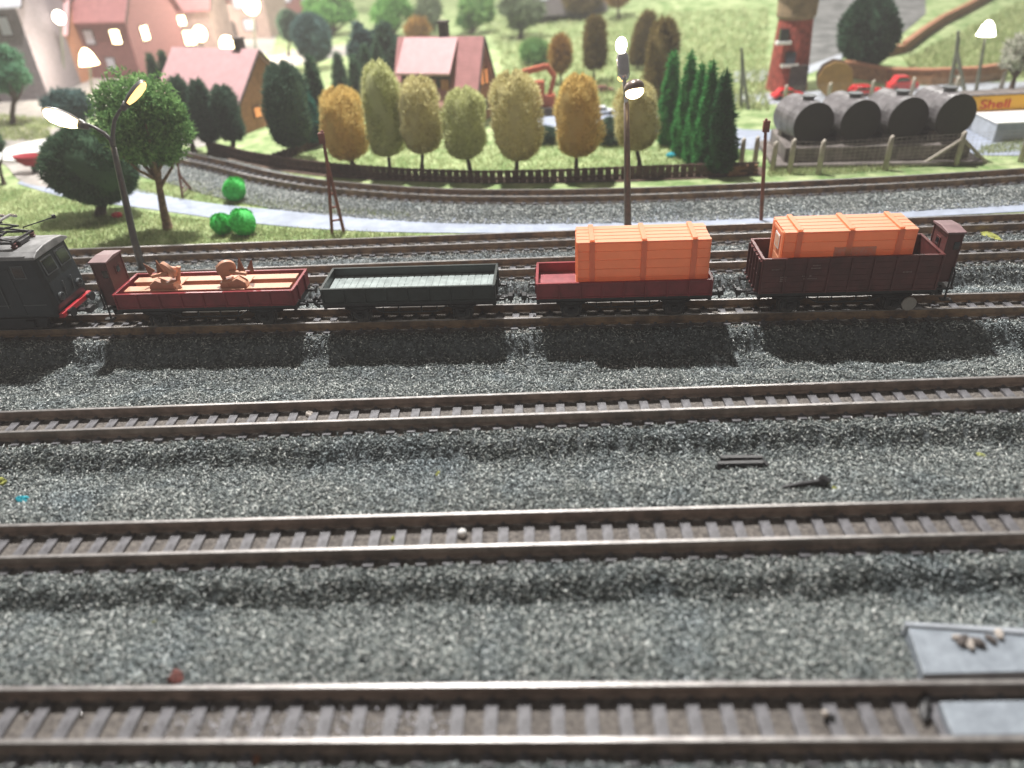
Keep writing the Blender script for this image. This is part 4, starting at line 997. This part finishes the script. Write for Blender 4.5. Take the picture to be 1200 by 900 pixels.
house('house with a broad pale pink roof and orange gable behind the three dark trees', (284,158), math.radians(-24), 6.6, 5.2, 1.8, 2.6, MT['wood'], MT['roofpale'], gable_m=MT['wood'],
      wins=[('g',-.9,1.0,.7,.7,lamp_orange),('g',.9,1.0,.7,.7,lamp_orange),('f',1.6,.85,.7,.7,PW),('f',-.4,.85,.7,.7,PW)], chimney=(2.1,.1,.7), door=(.6,.6,1.1))
house('brick-red town house with steep pink roof and a lit window, left of the middle street', (166,92), math.radians(-14), 7.5, 7, 5.0, 5.2, MT['wallred'], MT['roofpink'], 'town_house',
      wins=[('f',2.4,3.4,1.1,1.3,LW),('f',-.4,3.4,1.1,1.3,PW),('g',-1.5,3.4,1,1.3,LW),('f',1.0,1.2,1.0,1.2,PW)], chimney=(-1.6,-.3,1.4), door=(-2,.9,1.8))
house('dark timber house with pale grey roof and two pale windows at the left corner', (58,116), math.radians(6), 15, 8, 7.2, 3.6, MT['wallgrey'], MT['roofgrey'], 'timber_house',
      wins=[('f',2.8,5.6,1.3,1.6,PW),('f',6.2,5.4,.9,1.5,PW),('f',-2,5.6,1.3,1.6,PW),('f',.5,2.2,1.3,1.6,PW)], door=(3.2,1.1,2.2), over=.7)
house('pale-walled house with an orange front beside the dark timber house', (96,98), math.radians(4), 4.6, 5, 4.2, 2.6, MT['wood'], MT['roofpale'], 'narrow_house', wins=[('f',.6,2.8,1.5,.9,PW),('f',-1.1,1.2,.9,1.1,PW),('f',1.1,1.2,.9,1.2,MT['wallgrey'])], door=(0,.7,1.5))
house('white house added for the blown-out glare at the top edge behind the big glowing lamp', (134,58), math.radians(0), 10, 7, 6.5, 3.5, MT['white'], MT['roofpale'], 'glare_house', wins=[('f',-2.5,4,1.3,1.6,PW),('f',0,4,1.3,1.6,LW),('f',2.5,4,1.3,1.6,LW)], door=(0,1,2))  # added house, its white walls stand in for the blown-out glare
house('row shop with pink roof and a bluish lit show window', (256,64), math.radians(2), 9.5, 6, 4.4, 3.6, MT['wallpale'], MT['roofpink'], 'shop_house', wins=[('f',-2.2,1.7,1.6,1.7,LB),('f',-.2,2.9,.9,.9,LW),('f',1.9,3.3,1.0,1.0,LW),('f',2.3,1.7,1.3,1.5,LW)], door=(.6,.8,1.9))
house('pale house with warm lit upper windows at the top edge', (318,44), math.radians(-6), 7, 6, 5.6, 3, MT['wallpale'], MT['roofpink'], 'corner_house', wins=[('f',-2,3.6,1.6,1.3,LW),('f',.4,3.6,1.2,1.2,PW),('f',2.3,3.6,1.2,1.2,PW),('f',1.2,1.4,1.5,1.3,PW)], door=(-1,.9,1.8))
house('distant pink-fronted house at the top edge above the dark round tree', (400,18), math.radians(0), 9, 7, 4.5, 3, MT['wallred'], MT['roofpink'], 'far_house', wins=[('f',-2.5,2.5,1.2,1.3,PW),('f',0,2.5,1.2,1.3,PW),('f',2.5,2.5,1.2,1.3,PW)])
house('distant grey-walled house at the top edge beyond the far lawn', (712,14), math.radians(0), 9, 7, 3.5, 3, MT['wallgrey'], MT['roofgrey'], 'far_barn', wins=[('f',-2.5,2,1.2,1.3,PW),('f',1,2,1.2,1.3,PW)])

# street lamps -------------------------------------------------------
def head(root, a, b, w, lens, body, name='lamp_head', roll=0):
    """an oval lantern from a (arm end) to b (tip), lens on its underside"""
    a, b = Vector(a), Vector(b); d = b-a; q = MB(); mtx = d.to_track_quat('X', 'Z').to_matrix().to_4x4() @ Matrix.Rotation(math.radians(roll), 4, 'X')
    n = 18; vs = []; L = d.length
    prof = [(0,.25),(.12,.55),(.3,.85),(.6,1),(.85,.85),(.96,.5),(1,.12)]
    q.tube([a-d*.12, a+d*.12], [w*.25, w*.42], 12)
    for (t, r) in prof:
        for k in range(n//2+1):
            an = math.pi*k/(n//2); vs.append(mtx @ Vector((L*t, w*r*math.cos(an), w*.55*r*math.sin(an)))+a)
    m = n//2+1; fs = [(i*m+k, i*m+k+1, (i+1)*m+k+1, (i+1)*m+k) for i in range(len(prof)-1) for k in range(m-1)]
    q.add(vs, fs); h = q.build(name, body, root, smooth=True)
    q = MB(); m2 = mtx.copy()
    vs = []
    for (t, r) in prof:
        for k in range(m):
            an = math.pi+math.pi*k/(n//2); vs.append(mtx @ Vector((L*(.06+.9*t), w*.93*r*math.cos(an), w*.42*r*math.sin(an)-.003))+a)
    q.add(vs, fs); q.build('lamp_lens', lens, h, smooth=True); return h
# left lamp
gb = G(169,322,z=.45); Y = gb.y
t = thing('street_lamp', 'tall grey street lamp with two curved arms, standing between the rear tracks at left', 'street lamp', gb)
def lp(px, py, dy=0): return P(px, py, Y+dy)-gb
q = MB(); q.tube([(0,0,-.1), lp(157,280), lp(146,230), lp(138,195), lp(133,172)], [.14,.13,.115,.10,.09], 12)
q.tube([(0,0,-.1),(0,0,.25),(0,0,.3)], [.2,.19,.13], 12); q.build('pole', MT['pole'], t, smooth=True)
q = MB(); q.tube([lp(133.5,176), lp(130,164), lp(122,156), lp(112,150), lp(98,144)], [.085,.075,.065,.055,.05], 8); q.build('arm', MT['pole'], t, smooth=True)
q = MB(); q.tube([lp(133.5,176), lp(132,158), lp(134,142), lp(140,130), lp(145,126)], [.085,.075,.065,.055,.05], 8); q.build('arm', MT['pole'], t, smooth=True)
head(t, lp(99,147), lp(49,132), .40, MT['lampwarm'], MT['pole'], roll=58)
head(t, lp(146,125), lp(171,95,.6), .34, MT['lampyellow'], MT['pole'], roll=-30)
# centre lamp
gb = G(736,293,z=.45); Y = gb.y
t = thing('street_lamp', 'tall brown-grey street lamp with two short heads, rising behind the crate on the red wagon', 'street lamp', gb)
q = MB(); q.tube([(0,0,-.1), lp(735.5,240), lp(735,190), lp(734,120)], [.14,.125,.11,.085], 12); q.tube([(0,0,-.1),(0,0,.25),(0,0,.3)], [.2,.19,.13], 12); q.build('pole', MT['polewarm'], t, smooth=True)
q = MB(); q.tube([lp(734,124), lp(733,108), lp(731,90)], [.085,.07,.06], 8); q.build('arm', MT['silver'], t, smooth=True)
q = MB(); q.tube([lp(733.5,112), lp(735,100,-.1), lp(738,98,-.4)], [.075,.07,.06], 8); q.build('arm', MT['silver'], t, smooth=True)
q = MB(); q.tube([lp(732,93), lp(731,88,.1), lp(729.5,66,.35), lp(729,62,.4)], [.12,.21,.20,.14], 16); hd = q.build('lamp_head', MT['silver'], t, smooth=True)
q = MB(); q.ell(lp(728,53,.4), (.19,.19,.26), 16, 10); q.build('bulb', MT['lampwhite'], hd, smooth=True)
q = MB(); q.ell(lp(728,91,.1), (.12,.12,.12), 12, 8); q.build('bulb', MT['lampyellow'], hd, smooth=True)
c = lp(743,103,-.55)
m = Matrix.Rotation(math.radians(-28), 4, 'X') @ Matrix.Rotation(math.radians(-12), 4, 'Y')
q = MB(); q.ell(c, (.33,.38,.25), 20, 12, mtx=m); hd = q.build('lamp_head', MT['polewarm'], t, smooth=True)
q = MB(); q.ell(c+Vector((0.01,-.10,-.11)), (.30,.30,.20), 20, 12, mtx=m); q.build('lamp_lens', MT['lampwarm'], hd, smooth=True)
# small street lights in the village and on the hill
def small_lamp(label, foot, top, r, m, shape='ball', col=(1,.9,.75), power=0):
    g = G(*foot); Y = g.y; p = P(top[0], top[1], Y)-g
    t = thing('village_lamp', label, 'lamp', g, 0, 'small glowing lamps of the village')
    q = MB(); q.tube([(0,0,-.1), p*.5, p], [.13,.10,.08], 8); q.build('post', MT['mastgrey'], t)
    q = MB()
    if shape == 'ball': q.ell(p+Vector((0,0,r*.8)), (r,r,r*1.15), 16, 10)
    else: q.tube([p, p+Vector((0,0,.02)), p+Vector((0,0,r*1.4)), p+Vector((0,0,r*2.0))], [r*.5,r*1.25,r*.75,r*.25], 14)
    q.build('globe', m, t, smooth=True)
    if power: 
        l = lamp('lamp_light', g+p+Vector((0,-r*1.4,r)), power, col, r*.6); 
small_lamp('glowing trapezoid lamp on a dark post on the slope at the far right', (1144,106), (1155,42), .42, MT['lampwhite'], 'shade')
small_lamp('glowing globe lamp before the dark timber house', (76,104), (71,26), .45, MT['lampwhite'])
small_lamp('large glowing shade lamp before the orange-fronted house', (108,110), (105,76), .6, MT['lampwarm'], 'shade', power=2500)
small_lamp('glowing globe lamp over the shop roof', (268,96), (268,60), .6, MT['lampwarm'])
small_lamp('glowing globe lamp left of the shop door', (236,90), (236,46), .55, MT['lampwarm'])
small_lamp('bright globe lamp added for the glare at the top edge above the red town house', (104,58), (104,20), 1.2, MT['lampwhite'], power=19000)  # globe added where glare blows out the village
small_lamp('bright globe lamp added for the glare beside the white house wall at the top edge', (150,58), (140,14), 1.3, MT['lampwhite'], power=19000)  # second added globe, burns out the white wall as glare
small_lamp('bright globe lamp at the top edge over the corner house', (300,66), (296,14), .8, MT['lampwarm'], power=5000)

# masts ---------------------------------------------------------------
def mast(label, foot, foot2, mid, top, m, r=.055, name='catenary_mast', box=True, fz=None):
    g = G(*foot) if fz is None else G(*foot, z=fz); Y = g.y; t = thing(name, label, 'mast', g)
    L_ = lambda x, y, dy=0: P(x, y, Y+dy)-g
    q = MB(); q.tube([(0,0,-.05), L_(*mid), L_(*top)], [r,r,r*.7], 8); q.build('leg', m, t)
    if foot2:
        g2 = G(*foot2); q = MB(); q.tube([g2-g, L_(*mid)+Vector((.02,0,0)), L_(top[0]+1, top[1]+8)], [r,r,r*.7], 8); q.build('leg', m, t)
        q = MB(); a = Vector((0,0,0)); b = g2-g; mm = L_(*mid)
        for k in range(1, 5): q.bar(a.lerp(mm, k/5), b.lerp(mm, k/5), r)
        q.build('cross_bar', m, t)
    if box:
        p = L_(top[0], top[1]+9); q = MB(); q.box(p, (.24,.16,.42)); q.build('signal_head', MT['mast'], t, bevel=.02)
    return t
mast('thin rust-red two-legged mast left of the mustard tree, standing on the pale road edge', (389,274), (403,272), (384,195), (377,153), MT['mast'], .07)
mast('thin rust-red single mast beside the pale road near the high-sided wagon', (892,258), None, (895,200), (898,139), MT['mast'], .075)
mast('short red two-legged mast half hidden by the leaning tree', (214,232), (224,222), (210,205), (208,190), MT['mast'], .06, box=False)
mast('grey wooden two-legged mast on the slope right of the tanks', (1112,108), (1131,110), (1121,60), (1123,36), MT['mastgrey'], .12, box=False)
mast('thin grey-green two-legged mast left of the brick tower', (868,126), (877,128), (870,80), (869,56), MT['mastgrey'], .1, box=False)

# brick water tower ------------------------------------------------------
g = G(921,104); Y = g.y
wR = (P(943,60,Y).x-P(899,60,Y).x)/2; ztop = P(921,22,Y).z-g.z
t = thing('water_tower', 'tapering red brick water tower with olive upper drum, at the top edge', 'tower', g)
q = MB(); q.tube([(0,0,-.1),(0,0,ztop*.12),(0,0,ztop)], [wR*1.12,wR*1.05,wR*.88], 20); sh = q.build('shaft', MT['brick'], t)
q = MB(); q.tube([(0,0,ztop),(0,0,ztop+.2),(0,0,ztop+1.4),(0,0,ztop+2.2),(0,0,ztop+6)], [wR*.9,wR*1.0,wR*1.02,wR*1.45,wR*1.5], 20); q.build('drum', MT['towertop'], t)
q = MB(); q.tube([(0,0,ztop+6),(0,0,ztop+8)], [wR*1.6,wR*.1], 20); q.build('roof', MT['roofgrey'], t)
for px, py, w, h in [(912,47,.9,.5),(919,73,1.0,.5)]:
    p = P(px, py, Y)-g; q = MB(); q.box((p.x, -wR*.93, p.z), (w,.5,.18)); q.build('window_ledge', MT['white'], sh); q = MB(); q.box((p.x, -wR*.86, p.z+.45), (w*.6,.4,.7)); q.build('window', MT['darkglass'], sh)
q = MB(); p = P(928,90,Y)-g; q.box((p.x,-wR*.95,.8), (1.1,.5,1.7)); q.build('door', MT['timber'], t)

# cars -------------------------------------------------------------------
def car(label, foot, wpx, m, rz=0, name='model_car', hk=1.0):
    g = G(*foot); sc = (g-CAM).dot(FW)/F_PX; L = wpx*sc; t = thing(name, label, 'car', g, rz, 'model cars parked on the layout')
    h = L*.30*hk; w = L*.42
    q = MB(); q.prism([(-L/2,.14*L*.6),(L/2,.14*L*.6),(L/2,h*.52),(L*.46,h*.62),(L*.22,h*.66),(-L*.40,h*.68),(-L*.49,h*.6)], 1, -w/2, w/2); bd = q.build('body', m, t, bevel=L*.025)
    q = MB(); q.prism([(-L*.40,h*.66),(L*.22,h*.65),(L*.10,h*1.12),(-L*.28,h*1.14)], 1, -w*.44, w*.44); q.build('cabin', m, t, bevel=L*.03)
    for s in (-1, 1):
        q = MB(); q.prism([(-L*.34,h*.72),(L*.15,h*.72),(L*.07,h*1.04),(-L*.26,h*1.05)], 1, s*w*.445-.01, s*w*.445+.01); q.build('side_window', MT['darkglass'], bd)
        q = MB(); q.box((L/2, s*w*.33, h*.5), (.04, w*.16, h*.12)); q.build('headlight', MT['winpale'], bd)
        for x in (-L*.30, L*.31):
            q = MB(); q.tube([(x, s*w*.42, L*.085), (x, s*w*.51, L*.085)], L*.085, 14); q.build('wheel', MT['black'], t)
    return t
car('red car half hidden at the foot of the brick tower', (922,116), 36, MT['carred'], .05)
car('long red car behind the second tank', (1012,112), 44, MT['carred'], .06, hk=.8)
car('tall red van behind the third and fourth tanks', (1056,106), 33, MT['carred'], .05, 'model_van', hk=1.5)
car('white car between the largest row tree and the yellow tree', (650,160), 26, MT['carwhite'], 1.2)
car('pale blue-white car behind the yellow trees near the central lamp', (706,134), 28, MT['carwhite'], .1)
car('small dark red car on the far road before the thin mast', (708,108), 22, MT['pebble'], .1)
# ochre disc beside the tower
g = G(974,112); Y = g.y; r = (P(993,88,Y).x-P(953,88,Y).x)/2
t = thing('cable_drum', 'ochre wooden disc-shaped drum standing upright behind the tanks', 'drum', g, math.radians(-12))
for s in (-1, 1):
    q = MB(); q.tube([(0,s*.5-.08,r),(0,s*.5+.08,r)], r, 10); q.build('drum_disc', MT['spool'] if s < 0 else MT['earth'], t, bevel=.03)
q = MB(); q.tube([(0,-.45,r),(0,.45,r)], r*.5, 14); q.build('core', MT['bark'], t)
# storage tanks -------------------------------------------------------------
gp = G(1030,196); 
p0, p1 = G(922,196), G(1130,192)
Ya = P(954,146,p0.y+.8)
t = thing('plinth', 'stained grey concrete base carrying the four tanks', 'base', ((p0+p1)/2), math.atan2((p1-p0).y,(p1-p0).x))
Lp = (p1-p0).length; hp = .95
q = MB(); q.box((0,1.9,hp/2-.05), (Lp+.3,3.6,hp)); q.box((0,1.9,.1), (Lp+1.4,4.4,.2)); q.build('plinth_body', MT['plinth'], t, bevel=.06)
for i, (px, py) in enumerate([(954,146),(1009,143),(1065,140),(1121,136)]):
    Yf = p0.y+.55+(p1.y-p0.y)*i/3; c = P(px, py, Yf); r = (P(px+24.5,py,Yf).x-P(px-24.5,py,Yf).x)/2
    zb = c.z; ori = ['leftmost of the four silver tanks with a dark end, nearest the thin red mast','second from left of the four dark-ended tanks','third from left of the four dark-ended tanks','rightmost dark-ended tank beside the yellow sign band'][i]
    tt = thing('storage_tank', ori, 'tank', (c.x, Yf, p0.z+hp-.05), math.radians(9), 'silver storage tanks lying side by side'); z = c.z-(p0.z+hp-.05); r = min(r, 1.95); z = max(z, r*.92)
    q = MB(); q.tube([(0,.06,z),(0,2.3,z)], r, 32); 
    for ys in (.75, 1.5): q.tube([(0,ys-.03,z),(0,ys+.03,z)], r*1.012, 32)
    q.build('tank_body', MT['tank'], tt, bevel=.02)
    q = MB(); q.tube([(0,0,z),(0,.055,z)], r*1.02, 32); q.build('end_plate', MT['tankend'], tt, bevel=.015)
    q = MB(); q.tube([(0,.9,z+r-.05),(0,.9,z+r+.12)], .26, 14); q.tube([(0,.9,z+r+.12),(0,.9,z+r+.17)], .33, 14); q.build('hatch', MT['frame_grey'], tt)
    
    for ys in (.45, 1.8):
        q = MB(); q.box((0,ys,max(.1,z-r)), (1.5,.35,.5)); q.build('saddle', MT['plinth'], tt)
# filling station: slab and yellow band with letters
gs = G(1150,172); Y = gs.y
pa, pb = P(1137,113,Y+3), P(1262,106,Y+3)
t = thing('filling_station', 'yellow fascia band with red lettering over a pale grey forecourt block at the right edge', 'filling station', (pa.x, pa.y, hz(pa.x,pa.y)))
Lx = pb.x-pa.x; zt = pa.z-t.location.z; zb = P(1137,134,Y+3).z-t.location.z
q = MB(); q.box((Lx/2, .5, (zt+zb)/2), (Lx, 1.0, zt-zb)); fa = q.build('fascia', MT['yellow'], t, bevel=.04)
q = MB(); q.box((Lx/2, .5, zt+.03), (Lx+.1, 1.1, .06)); q.build('roof', MT['plinth'], t)
q = MB(); q.box((Lx/2+.2, 1.3, (zb-.06)/2), (Lx-.9, 2.0, max(.2, zb-.12))); q.build('shop_wall', MT['wallpale'], t)
for k in range(3):
    q = MB(); q.box((1.4+k*1.5, .28, zb*.5), (1.1, .06, zb*.6)); q.build('window', MT['petrol_glass'], t)
cu = bpy.data.curves.new('lettering', 'FONT'); cu.body = 'Shell'; cu.size = (zt-zb)*.66; cu.extrude = .02; cu.materials.append(MT['redletter'])
tmp = bpy.data.objects.new('lettering_curve', cu); COL.objects.link(tmp); bpy.context.view_layer.update(); me_ = bpy.data.meshes.new_from_object(tmp.evaluated_get(bpy.context.evaluated_depsgraph_get())); bpy.data.objects.remove(tmp)
o = bpy.data.objects.new('lettering', me_); COL.objects.link(o); o.parent = fa; sx = P(1149,120,Y+3).x-pa.x
o.location = (sx, -.03, (zt+zb)/2-(zt-zb)*.20); o.rotation_euler = (math.pi/2, 0, 0); o.scale = (1.4,1,1)
sl_h = .9; g1 = G(1151,166); sa = P(1151,140,g1.y)
t = thing('forecourt_slab', 'pale grey raised concrete block in front of the yellow fascia band', 'slab', g1)
q = MB(); hh = .9; q.box((4.4,1.6,hh/2), (8,3.6,hh)); q.build('block', MT['slab'], t, bevel=.03)
q = MB(); q.box((4.4,1.6,hh+.03), (8.1,3.7,.07)); q.build('top_plate', MT['white'], t, bevel=.01)

# excavator ----------------------------------------------------------------
g = G(628,134); Y = g.y
t = thing('excavator', 'rusty orange-red excavator with raised bent boom behind the row of trees', 'excavator', g)
e = lambda x, y, dy=0: P(x, y, Y+dy)-g
for s in (-1, 1):
    q = MB(); q.prism([(-1.2,.1),(-.9,0),(.9,0),(1.2,.1),(1.2,.4),(.9,.5),(-.9,.5),(-1.2,.4)], 1, s*.55-.18, s*.55+.18); q.build('crawler_track', MT['timber'], t, bevel=.03)
q = MB(); q.box((-.5,0,.95), (1.9,1.3,.75)); q.box((-.9,0,1.5), (1.0,1.2,.5)); q.build('body', MT['excav'], t, bevel=.08)
q = MB(); q.box((.25,-.25,1.55), (.65,.6,1.0)); cb = q.build('cab', MT['excav'], t, bevel=.05)
q = MB(); q.box((.25,-.25,1.68), (.69,.5,.55)); q.build('window', MT['darkglass'], cb)
q = MB(); q.bar(e(608,104), e(612,84), .4,.34); q.bar(e(612,85), e(640,78), .36,.34); q.build('boom', MT['excav'], t, bevel=.04)
q = MB(); q.bar(e(640,76), e(650,90), .34,.3); q.bar(e(650,88), e(644,112), .30,.28); q.build('dipper_arm', MT['excav'], t, bevel=.04)
q = MB(); a = e(643,114); q.prism([(a.x-.5,a.z+.1),(a.x+.4,a.z+.2),(a.x+.5,a.z-.3),(a.x+.1,a.z-.75),(a.x-.4,a.z-.6)], 1, -.35, .35); q.build('bucket', MT['excav'], t, bevel=.03)

# white plaza with red parasol table -----------------------------------------
g = G(52,176); Y = g.y; R = (P(100,178,Y).x-P(0,178,Y).x)/2
t = thing('round_plaza', 'bright white round plaza slab behind the left street lamp', 'plaza', (g.x,g.y,hz(g.x,g.y)))
q = MB(); q.tube([(0,0,.0),(0,0,.14)], R, 48); q.build('slab', MT['white'], t, bevel=.03)
g = G(42,202); p = P(42,186,g.y)-g
t = thing('boat_swing', 'dark red boat-shaped tub on a short dark post on the white plaza', 'tub', g)
q = MB(); w = .95; vs = []; n = 18
for (r, z) in ((.45,-.35),(.8,-.12),(1.0,.22),(.93,.22),(.7,-.05)):
    for k in range(n): vs.append((r*w*math.cos(2*math.pi*k/n), r*.5*math.sin(2*math.pi*k/n), p.z+z))
q.add(vs, [(i*n+k,i*n+(k+1)%n,(i+1)*n+(k+1)%n,(i+1)*n+k) for i in range(4) for k in range(n)]+[tuple(range(n)), tuple(4*n+k for k in range(n))]); q.build('tub', mat('matt_dark_red', (0.30,0.02,0.03), 0.8), t, smooth=True)
q = MB(); q.tube([(0,0,-.05),(0,0,.05),(0,0,p.z-.3)], [.3,.16,.14], 12); q.build('post', MT['black'], t)
g = G(138,255); t = thing('crumb', 'red crumb on the grass beside the left street lamp pole', 'crumb', g)
q = MB(); q.ell((0,0,.12), (.26,.18,.15), 10, 8); q.build('lump', MT['carred'], t)
g = G(752,186); t = thing('crumb', 'small turquoise crumb on the grass under the pale yellow tree', 'crumb', G(787,184))
q = MB(); q.ell((0,0,.1), (.30,.2,.14), 10, 8); q.build('lump', MT['cyan'], t)

# ================================================================== SMALL THINGS IN THE FOREGROUND
def gh(px, py):
    p = G(px, py, z=.1)
    for i in range(6): p = G(px, py, z=float(ground_h(np.array(p.x), np.array(p.y))))
    return p
def lump(name, label, cat, px, r, m, z=None, k=(1,.8,.8), n=0.3, grp=None):
    p = gh(*px) if z is None else G(*px, z=z); t = thing(name, label, cat, p, random.random()*3, grp)
    q = MB(); q.ell((0,0,r*k[2]*.8), (r*k[0], r*k[1], r*k[2]), 12, 8)
    q.v = [tuple(c*(1+random.uniform(-n, n)) if i < 2 else c*(1+random.uniform(-n/2, n/2)) for i, c in enumerate(v)) for v in q.v]
    q.build('body', m, t, smooth=n < .1); return t
ZS = RT-.33
lump('white_ball', 'shiny white ball between the rails of the second track from the bottom', 'ball', (542,628), .10, MT['white'], ZS, (1,1,1), 0.0)
lump('pebble', 'red-brown pebble beside the far rail of the nearest track', 'pebble', (208,797), .15, MT['pebble'], None, (1,.8,.6))
lump('foam_crumb', 'cyan foam crumb on the gravel at the left edge', 'crumb', (28,588), .14, MT['cyan'], None, (1.2,.7,.6))
lump('foam_crumb', 'yellow foam crumb cut by the left edge above the cyan one', 'crumb', (2,568), .13, MT['yel'], None, (1,.8,.9))
lump('pebble', 'flat pale pebble between the rails of the third track from the bottom', 'pebble', (363,487), .11, MT['pebble2'], ZS, (1.2,.8,.6))
lump('foam_crumb', 'yellow-green crumb on a sleeper of the second track from the bottom', 'crumb', (461,633), .06, MT['yel'], ZS)
lump('foam_crumb', 'yellow crumb in the shaded gravel left of the red-brown pebble', 'crumb', (182,730), .05, MT['yel'])
lump('foam_crumb', 'yellow-green crumb beside the lone black peg', 'crumb', (977,574), .06, MT['yel'])
lump('foam_crumb', 'pale yellow fluffy patch on the ballast right of the brown cabin', 'crumb', (1157,277), .30, MT['yel'], .5, (1.6,.6,.25))
lump('foam_crumb', 'straw-yellow crumb on the gravel below the third track, left of centre', 'crumb', (513,556), .07, MT['yel'], None, (1.3,.7,.6))
lump('foam_crumb', 'olive crumb on the gravel at far right above the second track', 'crumb', (1150,535), .08, MT['yel'], None, (1.5,.9,.4))
lump('screw_nut', 'white-tipped dark nut lying between the rails of the nearest track', 'nut', (972,846), .10, MT['black'], ZS, (1,.9,.7))
lump('bead', 'small pale lilac bead on the dark nut between the nearest rails', 'bead', (966,838), .055, MT['pebble2'], ZS+.1, (1,1,1), 0.02)
lump('pebble', 'orange-brown pebble at the very bottom edge', 'pebble', (138+162,892), .09, MT['wood'], ZS-.05)
lump('clod', 'dark clod under the far rail near the grey crossing plates', 'clod', (1083,830), .17, MT['black'], ZS, (1.8,.6,.5))
for i, (x, y) in enumerate([(171,851),(254,858),(262,842),(226,840),(233,852),(32,838),(96,838),(289,850),(297,836),(310,834)]):
    lump('glitter_bead', 'clear glinting bead on the nearest track, '+['just right of the lone pair at left','lowest of the middle cluster','lower right of the middle cluster','top of the middle cluster','left of the middle cluster','closest to the left edge','between the left edge and the middle cluster','lowest of the right cluster','left one at the top of the right cluster','farthest right of all'][i], 'bead', (x, y), .035, MT['silver'], ZS+.04, (1,1,1), 0.0, 'glinting beads on the nearest track')
# dried glue crumbs glittering between the rails at left
n = 700; a1, d1 = LN[1]; xs = rng.uniform(-6.5, -1.6, n); dd = rng.normal(0, .22, n).clip(-.4, .42)
c = np.stack([xs, a1.y+(xs-a1.x)*d1.y/d1.x+dd, np.full(n, RT-.27)+rng.uniform(-.03,.02,n)], 1)
ax = unit(rng.normal(size=(n,3)))*rng.uniform(.01,.035,n)[:,None]; bx = unit(rng.normal(size=(n,3)))*.018; cx_ = unit(rng.normal(size=(n,3)))*.014
V = np.stack([c-ax,c+ax,c-bx,c+bx,c-cx_,c+cx_],1).reshape(-1,3)
o = arrays_mesh('glue_crumbs', V, (np.arange(n)[:,None,None]*6+T[None]).reshape(-1,3), mat('glossy_clear_glue', (.75,.76,.82), .12, spec=1.0))
tag(o, 'glittering pale glue crumbs between the sleepers of the nearest track', 'crumbs', kind='stuff')
# black plastic pegs
p = gh(866,546); t = thing('plastic_ladder', 'black plastic double bar with notches lying on the gravel', 'plastic part', p, .02)
q = MB(); q.bar((-.42,.10,.16),(.52,.06,.15),.10,.12); q.build('bar', MT['black'], t)
q = MB(); q.bar((-.52,-.08,.12),(.50,-.10,.12),.10,.14); q.build('bar', MT['black'], t)
q = MB(); q.bar((.50,.07,.14),(.60,-.16,.10),.07); q.bar((-.52,-.08,.14),(-.47,-.22,0),.09); q.build('end_clip', MT['black'], t)
p = gh(941,571); t = thing('plastic_peg', 'single black peg with a knob at its right end lying on the gravel', 'plastic part', p, .06)
q = MB(); q.tube([(-.5,-.02,.04),(-.1,0,.09),(.45,0,.14)], [.04,.06,.07], 8); q.build('shaft', MT['black'], t)
q = MB(); q.tube([(.40,0,.10),(.46,0,.22)], [.13,.12], 10); q.build('knob', MT['black'], t)
# grey crossing plates
def plate(label, quad, z, th, m):
    pp = [G(x, y, z=z) for x, y in quad]; c = sum(pp, Vector())/4; t = thing('crossing_plate', label, 'plate', (c.x, c.y, z-th))
    q = MB(); lo = [(p.x-c.x, p.y-c.y, 0) for p in pp]; hi = [(p.x-c.x, p.y-c.y, th) for p in pp]
    q.add(lo+hi, [(0,1,2,3),(4,5,6,7),(0,1,5,4),(1,2,6,5),(2,3,7,6),(3,0,4,7)]); q.build('plate_body', m, t, bevel=.015); return t
plate('grey crossing plate outside the far rail, with a dark groove', [(1064,735),(1240,748),(1240,786),(1083,790)], RT-.06, .30, MT['plate'])
plate('narrow grey lip along the upper side of the crossing plate', [(1060,728),(1240,738),(1240,745),(1062,732.5)], RT-.02, .30, MT['slab'])
plate('grey crossing plate between the two rails of the nearest track', [(1101,822),(1240,820),(1240,860),(1117,862)], RT-.10, .18, MT['plate'])
# stones fallen onto the plate
for i, (x, y, r) in enumerate([(1128,752,.10),(1136,757,.08),(1146,755,.09),(1120,748,.06),(1160,750,.07),(1170,744,.08)]):
    lump('stone_chip', ['largest pale stone chip spilled at the left end of the pile on the crossing plate','grey chip just below the largest pale chip on the crossing plate','pale-grey chip in the middle of the pile on the crossing plate','tiny chip above the pile on the crossing plate','pale chip second from right on the crossing plate','small chip topmost right on the crossing plate'][i], 'stone', (x, y), r, MT['pebble2'] if i % 2 else MT['plinth'], RT-.05, (1.3,.8,.6), .3, 'stone chips spilled on the crossing plate')
